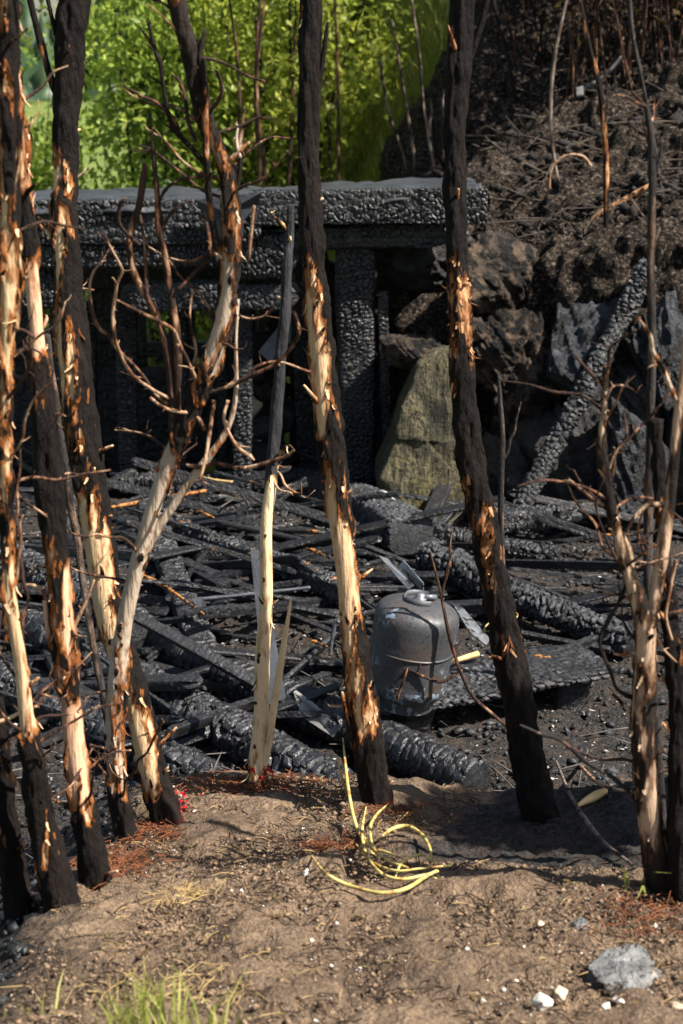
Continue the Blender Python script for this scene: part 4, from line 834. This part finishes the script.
tree('forked_scorched_tree', 'pale patchy barked tree with a fork of glossy bare branches, beside fresh grass', rev([(607, 366, 5, .6), (605, 400, 6, .6), (602, 440, 8, .6), (606, 480, 9, .45), (614, 520, 11, .5), (624, 560, 13, .55), (636, 595, 16, .5), (645, 625, 24, .5), (645, 670, 25, .6), (642, 720, 25, .58), (645, 770, 27, .55), (652, 830, 29, .58), (660, 870, 33, .3), (664, 892, 36, .1)]),
     (664, 892), mat_bark('patchy_pinkish_bark', wood=(.50, .36, .25), wood2=(.38, .25, .16), bark=(.022, .016, .013), edge=(.10, .05, .025)), seed=27, dY=-.05, group=None, bark=.0025, twigs=26, branches=[
         ([(646, 640, 15), (656, 590, 15), (664, 540, 15), (671, 490, 14), (676, 440, 13), (681, 390, 11), (686, 350, 10), (690, 320, 9)], .5),
         ([(676, 400, 6), (662, 365, 6), (650, 335, 5), (638, 318, 3)], .6, M['bark_grey'], -.1), ([(604, 505, 5), (592, 498, 4), (580, 488, 4), (570, 480, 2)], .6),
         ([(610, 505, 6), (613, 470, 5), (615, 450, 3)], .5), ([(664, 505, 7), (648, 505, 6), (634, 518, 5), (628, 530, 3)], .35),
         ([(638, 700, 5), (618, 690, 5), (600, 640, 4), (628, 580, 3)], .2), ([(640, 650, 5), (628, 655, 6), (614, 654, 3)], .6, M['bark_grey']),
         ([(640, 605, 5), (620, 595, 4), (598, 592, 2)], .4, M['bark_grey']), ([(655, 640, 4), (664, 650, 4), (676, 662, 3)], .6, M['twig']),
         ([(634, 590, 8), (628, 550, 9), (618, 530, 7), (612, 515, 5)], .55), ([(676, 560, 5), (668, 600, 5), (672, 640, 4)], .7, M['twig']),
         ([(645, 810, 4), (600, 770, 4), (560, 740, 4), (520, 725, 2)], .25, M['deadstem'])])
tree('scorched_tree', 'dark slender trunk close beside the patchy forked tree', rev([(656, 420, 10, .1), (660, 480, 11, .2), (664, 560, 13, .1), (671, 620, 15, .15), (677, 690, 18, .1), (680, 780, 22, .05), (684, 900, 28, .02)]), (684, 900), M['bark_dark'], seed=30, dY=.1)
tree('scorched_tree', 'black burnt stump stem at the mound edge behind the flared base', rev([(-6, 700, 20, .1), (0, 780, 22, .15), (10, 850, 24, .2), (20, 915, 30, .05)]), (20, 915), M['bark_dark'], seed=31, dY=.0)
tree('dead_sapling', 'small forked grey dead sapling behind the black leaning trunk', rev([(499, 376, 3, .3), (500, 400, 5, .3), (503, 440, 5, .3), (501, 490, 6, .3), (502, 560, 7, .3), (506, 630, 8, .3), (516, 712, 9, .2)]), (516, 712), M['deadstem'], seed=33, bark=.001, segs=12, step=.008, group=None, branches=[([(503, 460, 4), (510, 440, 4), (516, 420, 3), (521, 402, 2)], .3)])
tree('dead_twig', 'thin reddish twig bending in front of the gas cylinder', rev([(430, 552, 2, .4), (440, 590, 3, .4), (448, 630, 4, .4), (458, 665, 4, .4), (472, 695, 4, .4), (490, 712, 4, .4), (507, 726, 4, .4)]), (540, 760), M['twig'], seed=34, bark=.0004, segs=8, step=.008, group=None, dY=.0, sink=0, cat='twig', part='stem', branches=[([(442, 598, 3), (448, 570, 3), (450, 548, 2), (452, 530, 2)], .4), ([(462, 670, 3), (440, 682, 4), (420, 675, 3), (408, 668, 2)], .5), ([(408, 668, 3), (400, 690, 3), (398, 700, 2)], .5)])
# wire tied round the black trunk
b = GH(541, 820); cw = P(501, 622, b[1] + .06); rw = px2m(33, cw) / 2
ring = [[cw[0] + rw * math.cos(a), cw[1] + rw * math.sin(a), cw[2] + .02 * math.cos(a), .0016, 1] for a in np.linspace(0, 2 * math.pi, 25)]
tag(build_tube('tie_wire', ring, M['stalk'], None, step=.008, segs=6), 'thin yellowish wire tied round the black leaning trunk', 'wire')
stick('twig', 'short upright twig beside the crooked grey tree top', [(249, 262, 3), (251, 235, 4), (254, 206, 4)], M['twig'], Y=4.2)
stick('twig', 'black root lying in the dark hollow at the mound edge', [(8, 922, 6), (25, 908, 8), (48, 905, 6)], M['deadstem'], .02)
stick('twig', 'thin dark branch trailing down to the fresh grass blades', [(556, 770, 2), (572, 810, 4), (600, 850, 4), (632, 878, 3)], M['deadstem'], .03)
stick('twig', 'bent twig ending in the pale chip near the right tree', [(580, 775, 3), (600, 795, 4), (640, 805, 3)], M['twig'], .03)

# ================================================================== curled stalks, stones, grass, litter on the mound
yb = GH(436, 880)[1]; st = thing('curled_stalks', GH(436, 880), 'bundle of curled yellow green stalks lying on the brown mound', 'plant stalks')
def stalk(pts, Ys):
    C = []
    for i, q in enumerate(pts):
        if Ys is None: p = GH(q[0], q[1] + 3) + [0, 0, .022 + .018 * math.sin(3.1 * i / len(pts))]
        else: p = P(q[0], q[1], Ys[0] + (Ys[1] - Ys[0]) * i / (len(pts) - 1))
        C.append([*p, px2m(q[2], p) / 2 * (.62 - .25 * (i == 0)), .6])
    build_tube('stalk', np.array(C), M['stalk'], st, step=.008, segs=10, rough=.08)
stalk([(343, 738, 4), (346, 770, 5), (350, 800, 6), (357, 828, 6), (369, 850, 6), (392, 868, 6), (415, 874, 6), (436, 879, 5)], (4.02, yb - .03))
stalk([(309, 858, 3), (325, 882, 5), (350, 898, 6), (380, 907, 7), (405, 903, 7), (424, 890, 6), (437, 880, 5)], None)
stalk([(378, 845, 4), (392, 838, 6), (408, 838, 7), (422, 848, 6), (430, 862, 5), (430, 874, 4)], None)
stalk([(387, 810, 4), (376, 824, 5), (370, 840, 5), (374, 862, 5), (388, 873, 5), (408, 878, 4)], None)
stalk([(366, 812, 4), (362, 840, 5), (366, 865, 5), (380, 886, 6), (400, 893, 6), (422, 888, 5), (438, 881, 4)], None)
stalk([(356, 850, 4), (372, 872, 5), (395, 884, 5), (420, 882, 4), (452, 876, 4)], None)
stalk([(408, 812, 3), (398, 824, 3), (392, 840, 3)], (3.9, 3.85))
stalk([(338, 762, 3), (342, 778, 4), (346, 790, 4)], (4.0, 4.0))
stalk([(360, 836, 4), (372, 858, 5), (388, 866, 5), (402, 870, 4)], None)
stalk([(395, 884, 4), (402, 874, 5), (420, 868, 5), (434, 874, 4)], None)
p = GH(622, 985); s = px2m(1, p)
tag(rock('boulder_stone', p + [0, .03, .0], (80 * s, .18, 34 * s), M['stone_grey'], 301, n=40, rough=.16, rot=.3), 'large blue grey stone half buried at the edge of the mound', 'stone')
wh = [(543, 998, 30, 22, 'stone_white', 'white blocky stone lying beside a tan chip'), (560, 990, 24, 22, 'stone_tan', 'tan chipped stone touching the white blocky stone'), (606, 1004, 14, 16, 'stone_white', 'upright white stone near the blue grey stone'), (618, 998, 18, 10, 'stone_white', 'flat white stone in front of the blue grey stone'), (680, 1005, 22, 18, 'stone_tan', 'tan stone beyond the blue grey stone'), (306, 871, 12, 10, 'stone_white', 'round white pebble left of the curled stalks'), (297, 859, 8, 6, 'stone_white', 'small white pebble above the round white pebble'), (342, 864, 14, 8, 'stone_white', 'flat white pebble under the curled stalks'), (540, 922, 14, 10, 'stone_tan', 'pale stone at the edge of the shade'), (580, 922, 26, 16, 'stone_grey', 'grey stone between the shade and the blue grey stone'), (84, 905, 12, 5, 'stone_white', 'flat white chip at the mound edge below the trunks'), (358, 968, 11, 8, 'stone_white', 'white pebble alone on the bare brown soil'), (241, 890, 8, 6, 'stone_white', 'white pebble beside the dry straw'), (493, 884, 8, 6, 'stone_white', 'white pebble in the shaded soil'), (470, 826, 9, 6, 'stone_grey', 'grey pebble left of the black leaning trunk base')]
for i, (x, y, w, h, mt, lb) in enumerate(wh):
    p = GH(x, y + h * .4); s = px2m(1, p); tag(rock('pebble_stone', p + [0, 0, h * s * .22], (w * s * .85, w * s * .7, h * s * .85), M[mt], 320 + i, n=10, rough=.1, rot=i * .7), lb, 'stone')

def blades(acc, base, n, spread, h, w, lean=.35, rr=rng, zf=gzf):
    for i in range(n):
        bx, by = base[0] + rr.normal(0, spread), base[1] + rr.normal(0, spread * .7); bz = zf(bx, by) - .005
        hh = h * rr.uniform(.5, 1.2); d = rr.normal(0, lean, 2) * hh; sd = np.array([rr.normal(), rr.normal(), 0]); sd /= np.linalg.norm(sd); sd *= w / 2
        q0 = np.array([bx, by, bz]); q1 = q0 + [d[0] * .35, d[1] * .35, hh * .6]; q2 = q0 + [d[0], d[1], hh * rr.uniform(.8, 1)]
        acc.add(np.array([q0 - sd, q0 + sd, q1 + sd * .8, q1 - sd * .8, q2 - sd * .1, q2 + sd * .1]), np.array([[0, 1, 2, 3], [3, 2, 5, 4]]), rr.uniform(0, 1))
a_ = Acc(); q = Gz(150, 1050, .62)
for x in (105, 125, 140, 150, 165, 180, 200, 215): blades(a_, GH(x, 1048 + rng.uniform(-8, 25)), 14, .018, .15, .0055, .28)
tag(a_.build('grass_tuft', M['grass'], None, False), 'tuft of fresh green and straw grass at the front of the mound', 'grass tuft')
a_ = Acc(); blades(a_, GH(648, 892), 9, .02, .09, .007, .8); tag(a_.build('grass_tuft', M['grass'], None, False), 'few bright green grass blades at the patchy forked tree foot', 'grass tuft')
a_ = Acc(); blades(a_, GH(30, 1015), 8, .02, .06, .005, .5); tag(a_.build('grass_tuft', M['grass'], None, False), 'small sparse green tuft at the mound edge', 'grass tuft')

def crumbs(name, n, region, smin, smax, mat, seed, zfun, flat=.7, big=2.0):
    r_ = np.random.default_rng(seed); pts = region(r_, n); m = len(pts)
    z = zfun(pts[:, 0], pts[:, 1]); c = np.column_stack([pts, z])
    octv = np.array([[1, 0, 0], [0, 1, 0], [-1, 0, 0], [0, -1, 0], [0, 0, 1], [0, 0, -1]], float)
    of = np.array([[0, 1, 4], [1, 2, 4], [2, 3, 4], [3, 0, 4], [1, 0, 5], [2, 1, 5], [3, 2, 5], [0, 3, 5]])
    s = smin * (smax / smin) ** (r_.uniform(0, 1, m) ** big); V = octv[None] * (1 + r_.uniform(-.45, .45, (m, 6, 1)))
    V = V + r_.uniform(-.35, .35, (m, 6, 3)); a = r_.uniform(0, 6.28, m); ca, sa = np.cos(a)[:, None], np.sin(a)[:, None]
    el = r_.uniform(.6, 1.8, m)[:, None]; x = V[..., 0] * el; y = V[..., 1] / el ** .5
    V = np.stack([x * ca - y * sa, x * sa + y * ca, V[..., 2] * flat], -1) * s[:, None, None] / 2 + c[:, None, :]
    F = (of[None] + (np.arange(m) * 6)[:, None, None]).reshape(-1, 3)
    o = mesh(name, V.reshape(-1, 3), F, mat, None, False, {'ridge': np.repeat(r_.uniform(0, 1, m), 6), 'var': np.repeat(r_.uniform(0, 1, m), 6)})
    return kind(o, 'stuff')
def reg_floor(r_, n):
    p = np.column_stack([r_.uniform(-2.6, 2.4, n * 2), 4.3 + 4.4 * r_.uniform(0, 1, n * 2) ** 1.3]); return p[soil_shade_mask(p[:, 0], p[:, 1]) < .55][:n]
def reg_mound(r_, n):
    p = np.column_stack([r_.uniform(-1.0, 1.5, n * 2), r_.uniform(2.2, 4.4, n * 2)]); return p[soil_shade_mask(p[:, 0], p[:, 1]) > .5][:n]
def reg_hollow(r_, n):
    p = np.column_stack([r_.uniform(-1.6, -.3, n * 2), r_.uniform(2.6, 4.6, n * 2)]); return p[soil_shade_mask(p[:, 0], p[:, 1]) < .5][:n]
def reg_hill(r_, n): return np.column_stack([r_.uniform(.15, 3.0, n), r_.uniform(8.5, 11.2, n)])
crumbs('charcoal_debris', 15000, reg_floor, .006, .050, M['char_ash'], 1, lambda x, y: gz(x, y) + .012)
crumbs('pale_ash_flakes', 3000, reg_floor, .006, .022, mat_simple('pale_ash', (.20, .19, .18), (.42, .40, .37), 20), 2, lambda x, y: gz(x, y) + .016, .4)
crumbs('soil_crumbs', 26000, reg_mound, .003, .015, mat_simple('soil_clods', (.12, .08, .05), (.28, .19, .12), 20, c3=(.04, .028, .02), th=.6), 3, lambda x, y: gz(x, y) + .004, big=3)
crumbs('white_grit', 500, reg_mound, .004, .014, M['stone_white'], 4, lambda x, y: gz(x, y) + .004, big=3)
crumbs('charcoal_debris', 3000, reg_hollow, .008, .05, M['char_black'], 5, lambda x, y: gz(x, y) + .006)
crumbs('hill_clods', 5000, reg_hill, .008, .11, mat_simple('burnt_clods', (.006, .005, .005), (.035, .027, .022), 14, c3=(.16, .13, .11), th=.68), 6, lambda x, y: hill(x, y) + .02, big=4)
def strands(name, n, region, l0, l1, w, mat, seed, zfun, flat=.25, curve=.3):
    r_ = np.random.default_rng(seed); p = region(r_, n); m = len(p); a = r_.uniform(0, 6.283, m); L = r_.uniform(l0, l1, m)
    d = np.column_stack([np.cos(a), np.sin(a), r_.normal(.05, flat, m)]); d /= np.linalg.norm(d, axis=1, keepdims=True); s = np.column_stack([-np.sin(a), np.cos(a), 0 * a]) * (w / 2)
    c = np.column_stack([p, zfun(p[:, 0], p[:, 1])]); q0 = c - d * L[:, None] / 2; q1 = c + s * r_.normal(0, curve, m)[:, None] * 20 * .2 + [0, 0, .004]; q2 = c + d * L[:, None] / 2
    u = np.array([0, 0, w])
    V = np.stack([q0 - s, q0 + s, q0 + u, q1 - s, q1 + s, q1 + u, q2 - s * .5, q2 + s * .5, q2 + u * .5], 1)
    f = np.array([[0, 1, 4, 3], [1, 2, 5, 4], [2, 0, 3, 5], [3, 4, 7, 6], [4, 5, 8, 7], [5, 3, 6, 8]])
    F = (f[None] + (np.arange(m) * 9)[:, None, None]).reshape(-1, 4)
    return kind(mesh(name, V.reshape(-1, 3), F, mat, None, False, {'var': np.repeat(r_.uniform(0, 1, m), 9), 'ridge': np.repeat(r_.uniform(0, 1, m), 9)}), 'stuff')
gl = lambda x, y: gz(x, y) + .008
r_ = np.random.default_rng(21); pp = reg_mound(r_, 900); C = np.column_stack([pp, gz(pp[:, 0], pp[:, 1]) + .006]); v, f = leaves(C, .022, r_, 0, .5)
v[:, 2] = np.repeat(C[:, 2], 4) + (v[:, 2] - np.repeat(C[:, 2], 4)) * .3
kind(mesh('dead_leaves', v, f, M['leaf_dry'], None, False, {'var': np.repeat(r_.uniform(0, 1, len(C)), 4)}), 'stuff')
strands('straw_litter', 380, reg_mound, .015, .06, .0018, M['straw'], 11, gl)
strands('burnt_stubble', 2600, reg_mound, .01, .06, .0025, mat_simple('charred_stubble', (.02, .014, .01), (.07, .045, .03), 20), 12, gl)
def near(list_):
    def f(r_, n):
        o = []
        for (px, py, sx, sy, k) in list_:
            g0 = GH(px, py); o.append(np.column_stack([r_.normal(g0[0], sx, int(n * k)), r_.normal(g0[1], sy, int(n * k))]))
        return np.concatenate(o)
    return f
strands('russet_litter', 1300, near([(250, 786, .10, .05, .3), (115, 868, .05, .08, .25), (160, 832, .05, .05, .15), (330, 850, .04, .03, .1), (395, 812, .07, .05, .1), (650, 920, .07, .06, .1)]), .015, .06, .0022, M['litter'], 13, gl, .45)
strands('dry_straw', 190, near([(180, 900, .03, .03, .5), (150, 995, .12, .05, .3), (205, 990, .08, .05, .2)]), .02, .08, .002, M['straw'], 14, gl, .4)
strands('twig_litter', 350, reg_floor, .08, .35, .005, mat_simple('ashen_twigs', (.03, .028, .027), (.16, .14, .13), 14), 15, lambda x, y: gz(x, y) + .03, .2)
strands('hill_twigs', 500, reg_hill, .10, .5, .006, mat_simple('hill_twig_bark', (.010, .008, .007), (.10, .075, .055), 8), 16, lambda x, y: hill(x, y) + .04, .3)
for i, (x, y) in enumerate(((257, 783), (176, 808), (380, 797))):
    r_ = np.random.default_rng(60 + i); g0 = GH(x, y); n = 60; C = np.column_stack([r_.normal(g0[0] + (.012, .02, .0)[i], .016, n), r_.normal(g0[1] - .05, .012, n), g0[2] + .012 + r_.uniform(.0, .06, n)])
    v, f = leaves(C, .014, r_); tag(mesh('red_ribbon', v, f, M['redpaint'], None, False), ['red plastic shreds at the foot of the peeled sapling', 'red plastic shreds at the foot of the thick black trunk', 'red plastic shreds at the foot of the straight scorched trunk'][i], 'ribbon')

# ================================================================== stems and scrub on the hill
def hillstem(label, pts, mat=M['deadstem'], pe=.3, group=None, ycap=None):
    b_ = HH(pts[-1][0], pts[-1][1]); C = pxline(pts[::-1], b_[1], b_[1] + .1, pe); C[0, 2] -= .06
    t = thing('burnt_sapling', b_, label, 'sapling', group); build_tube('stem', C, mat, t, step=.014, segs=8, bark=.001, rough=.12, kscale=2); return t
hillstem('tall dark charred sapling with orange streak on the burnt slope', [(574, -30, 6), (588, 40, 6), (600, 90, 7), (606, 160, 7), (606, 236, 6)], M['bark_dark'], .42)
hillstem('thin pale sapling whip bending on the burnt slope', [(575, -30, 3), (562, 20, 4), (553, 70, 4), (551, 130, 4), (558, 180, 4), (566, 192, 4)], M['deadstem'], .6)
hillstem('thin black sapling beside the singed brush', [(486, -30, 5), (498, 20, 5), (510, 60, 5), (518, 108, 6)], M['bark_dark'], .1)
hillstem('slender grey sapling right above the thin dead stem', [(628, -30, 5), (632, 30, 5), (640, 70, 4), (650, 120, 4), (662, 180, 4)], M['deadstem'], .2)
for i, p in enumerate(([(392, 20, 3), (402, 80, 3), (412, 140, 4), (418, 178, 4)], [(412, 0, 3), (420, 60, 3), (424, 110, 3), (436, 170, 4)], [(380, 60, 3), (388, 110, 3), (402, 150, 3), (410, 170, 3)], [(444, 90, 3), (443, 130, 4), (447, 176, 4)], [(432, 100, 3), (430, 140, 4), (438, 180, 4)])):
    hillstem('thin dead whip growing behind the shed roof end', p, M['deadstem'], .5, 'thin whips behind the roof end')
stick('branch', 'brown burnt branch lying down the charred slope', [(556, 246, 6), (590, 220, 7), (620, 203, 7), (652, 184, 5)], M['bark_dark'], Y=8.9)
stick('branch', 'straight black branch lying on the charred slope', [(560, 202, 4), (600, 192, 5), (642, 178, 4)], M['deadstem'], Y=9.3)
stick('branch', 'arched dry twig on the charred slope', [(549, 192, 3), (551, 170, 3), (565, 156, 3), (582, 156, 3), (591, 166, 3)], M['twig'], Y=9.3)
stick('white_pipe', 'bent white pipe lying among the singed brush', [(578, 92, 4), (592, 84, 4), (606, 74, 4), (616, 64, 4), (622, 58, 5)], M['ashboard'], Y=10.9, cat='pipe')
sheet('white_scrap', [P(576, 88, 10.7), P(583, 86, 10.7), P(584, 96, 10.68), P(577, 98, 10.68)], M['ashboard'], 'small white scrap at the pipe end on the slope', 'scrap', .01)
def shrub(name, label, x, y, nst, H, spread, nl, size, mat, smat, seed, z0=None, group=None, leaf0=.35, cat='shrub', stem_r=.012, lz=.25):
    r_ = np.random.default_rng(seed); z0 = float(hill(x, y)) if z0 is None else z0
    t = thing(name, (x, y, z0), label, cat, group); a_ = Acc(); tips = []
    for i in range(nst):
        an = r_.uniform(0, 6.283); ln = spread * r_.uniform(.2, 1); b0 = np.array([x + r_.normal(0, spread * .15), y + r_.normal(0, spread * .15), z0 - .08]); hh = H * r_.uniform(.6, 1.05)
        top = b0 + [math.cos(an) * ln, math.sin(an) * ln, hh]; mid = (b0 + top) / 2 + [r_.normal(0, .06), r_.normal(0, .06), hh * .08]
        V, F, cp, pe, rd = tube_arrays([[*b0, stem_r * r_.uniform(.7, 1.3), .3], [*mid, stem_r * .7, .3], [*top, .003, .3]], .06, 6)
        a_.add(V, F, pe)
        for k in range(7):
            u_ = r_.uniform(leaf0, 1); q = (1 - u_) ** 2 * b0 + 2 * u_ * (1 - u_) * mid + u_ ** 2 * top; e = q + np.array([r_.normal(0, .3), r_.normal(0, .3), r_.normal(.12, .2)]) * H * .16
            V, F, cp, pe, rd = tube_arrays([[*q, .005, .3], [*((q + e) / 2 + [0, 0, .03]), .004, .3], [*e, .002, .3]], .06, 5); a_.add(V, F, pe); tips += [q * .35 + e * .65, e]
    a_.build('stems', smat, t, True, 'peel')
    tips = np.array(tips); C = tips[r_.integers(0, len(tips), nl)] + r_.normal(0, lz, (nl, 3)) * [1, 1, .8] * H * .17
    v, f = leaves(C, size, r_, .45)
    cl = .5 + .5 * vn(C[:, 0] * 2.2, C[:, 1] * 2.2, C[:, 2] * 2.2); va = np.clip(cl * .7 + r_.uniform(-.1, .4, nl), 0, 1)
    mesh('crown' if cat == 'tree' else 'foliage', v, f, mat, t, False, {'var': np.repeat(va, 4)}); return t
sh = [(1.45, 11.5, 'leaf_dry', 1400), (1.9, 11.6, 'leaf_dry', 1400), (2.35, 11.8, 'leaf_y', 900), (2.75, 11.9, 'leaf_dry', 1200), (1.5, 12.4, 'leaf_y', 1600), (1.75, 12.6, 'leaf_y', 1800), (2.5, 12.9, 'leaf_y', 1500), (3.2, 12.2, 'leaf_dry', 1400)]
for i, (x, y, mt, nl) in enumerate(sh + [(1.7, 10.9, 'leaf_dry', 700), (2.2, 11.0, 'leaf_dry', 700), (2.5, 10.7, 'leaf_dry', 600)]):
    y = y + .35; x = x + (1.5 if mt == 'leaf_y' else .3); nl = int(nl * (.30 if mt == 'leaf_dry' else .6))
    shrub('singed_shrub', 'singed shrub with thin brown stems above the burnt slope' if mt == 'leaf_dry' else 'half green shrub with thin stems above the burnt slope', x, y, 9, 2.6, .8, nl * 3, .07, M[mt], M['twig'], 400 + i, group='singed shrubs above the burnt slope' if mt == 'leaf_dry' else 'half green shrubs above the burnt slope', leaf0=.25, lz=.4)
for i, (px, py) in enumerate(((575, 100), (600, 82), (628, 90), (655, 74), (676, 84), (535, 62), (640, 52))):
    b_ = HH(px, py)
    shrub('burnt_brush', 'thin tangled burnt brush with a few curled brown leaves, top of the slope', b_[0], b_[1], 8, 1.5, .5, 70, .06, M['leaf_dry'], M['bark_dark'] if i % 2 else M['twig'], 450 + i, z0=b_[2], group='burnt brush along the slope top', leaf0=.3, stem_r=.007, lz=.4)
# green trees beyond the shed
gt = [(-4.9, 13.2, 3.9, 'leaf'), (-1.38, 13.6, 4.4, 'leaf'), (-.9, 14.6, 4.4, 'leaf'), (-.5, 13.4, 3.6, 'leaf_y'), (-3.05, 15.8, 2.5, 'leaf'), (-.15, 17.5, 4.2, 'leaf_y'), (-.5, 16.8, 5.2, 'leaf'), (-1.45, 17.5, 5.6, 'leaf'), (-5.2, 16.5, 5, 'leaf'), (.6, 23, 4.6, 'leaf_y')]
lab = {'leaf': 'leafy fresh green tree standing beyond the burnt shed', 'leaf_y': 'yellow green leafy tree standing beyond the burnt shed'}
glab = ['isolated leafy green tree beyond the far end of the burnt shed', 'leafy green tree showing behind the fork of the thick black trunk', 'leafy green tree showing behind the crooked grey tree top', 'yellow green tree showing left of the straight scorched trunk', 'low leafy green tree under the strip of pale sky',
        'yellow green tree on the bank behind the straight scorched trunk', 'tall green tree deep behind the crooked grey tree', 'tallest green tree at the back of the grove beyond the shed', 'green tree beyond the shed end beside the isolated tree', 'yellow green tree at the top of the grassy bank']
for i, (x, y, H, mt) in enumerate(gt):
    shrub('green_tree', glab[i], x, y, 13, H, .62 if i in (1, 7) else 1.0, 11000, .075, M[mt], M['deadstem'], 500 + i, z0=max(-.4, float(hill(x, y)) if x > -2.2 else -.4), group='green trees beyond the shed' if mt == 'leaf' else 'yellow green trees beyond the shed', leaf0=.1, cat='tree', stem_r=.022, lz=.30)
for i, (px, Yv) in enumerate(((256, 12.6), (268, 12.4), (283, 12.9), (232, 12.7), (330, 13.0), (345, 12.5))):
    b0 = P(px, 190, Yv); zb = max(-.45, float(hill(b0[0], Yv))) - .05
    C = [[b0[0], Yv, zb, .017, .3], [b0[0] + random.uniform(-.05, .05), Yv, 1.4, .014, .35], [b0[0] + random.uniform(-.12, .12), Yv, 2.2, .011, .3], [b0[0] + random.uniform(-.25, .25), Yv, 3.6, .006, .3]]
    t = thing('bare_sapling', (b0[0], Yv, zb), 'thin bare sapling in front of the green trees behind the shed', 'sapling', 'bare saplings behind the shed'); build_tube('stem', C, M['twig'], t, step=.03, segs=8, rough=.1)
# grass on the bank behind
r_ = np.random.default_rng(77); n = 26000; gx = r_.uniform(-1.2, 2.2, n); gy = r_.uniform(11.0, 18, n); kp = (gy > burnline(gx) + .1); gx, gy = gx[kp], gy[kp]; n = len(gx)
hz_ = hill(gx, gy); hh = r_.uniform(.05, .2, n); lx, ly = r_.normal(0, .06, n), r_.normal(0, .06, n); w = .006
an_ = r_.uniform(0, 3.14, n); wx, wy = w * np.cos(an_), w * np.sin(an_)
V = np.stack([np.stack([gx - wx, gy - wy, hz_ - .02], 1), np.stack([gx + wx, gy + wy, hz_ - .02], 1), np.stack([gx + lx, gy + ly, hz_ + hh], 1)], 1).reshape(-1, 3)
kind(mesh('bank_grass', V, np.arange(3 * n).reshape(-1, 3), M['grass'], None, False, {'var': np.repeat(r_.uniform(0, 1, n), 3)}), 'stuff')
# far wooded ridge
n = 150; a_ = Acc(); r_ = np.random.default_rng(3)
for i in range(n):
    y = r_.uniform(110, 170); x = r_.uniform(-60, 40); H = r_.uniform(6, 9.5); z0 = -.6
    th = np.linspace(0, 6.283, 9)[:-1]; V = []
    for k in range(8):
        rad = H * .22 * (1 - k / 8) * (1.25 if k % 2 == 0 else .7); V.append(np.column_stack([x + rad * np.cos(th) * r_.uniform(.8, 1.2, 8), y + rad * np.sin(th), np.full(8, z0 + H * (k + .3) / 8.3)]))
    a_.add(np.concatenate(V), gridfaces(8, 8, True), r_.uniform(0, 1))
kind(a_.build('far_forest', M['conifer'], None, False), 'stuff')
# unseen leafy sapling added right of the mound: throws the shade on its right half
pc = np.array([.62, 3.93, .4]) + SUN * 2.5
t = thing('unseen_shade_tree', (pc[0] + .15, pc[1] - .1, .4), 'unseen young leafy sapling right of the mound, shading its right side', 'tree')
build_tube('trunk', [[pc[0] + .15, pc[1] - .1, .2, .03, .2], [pc[0] + .12, pc[1] - .06, 1.3, .022, .2], [pc[0], pc[1], pc[2], .012, .2]], M['deadstem'], t, step=.02, segs=12)
r_ = np.random.default_rng(9); n = 5200; C = r_.normal(size=(n, 3)); C /= np.linalg.norm(C, axis=1, keepdims=True); C *= (r_.uniform(0, 1, n) ** .4)[:, None] * np.array([.40, .27, .30])
C = C * (1 + .35 * vn(C[:, 0] * 4, C[:, 1] * 4, C[:, 2] * 4))[:, None] + pc
v, f = leaves(C, .075, r_); mesh('crown', v, f, M['leaf'], t, False, {'var': np.repeat(r_.uniform(0, 1, n), 4)})
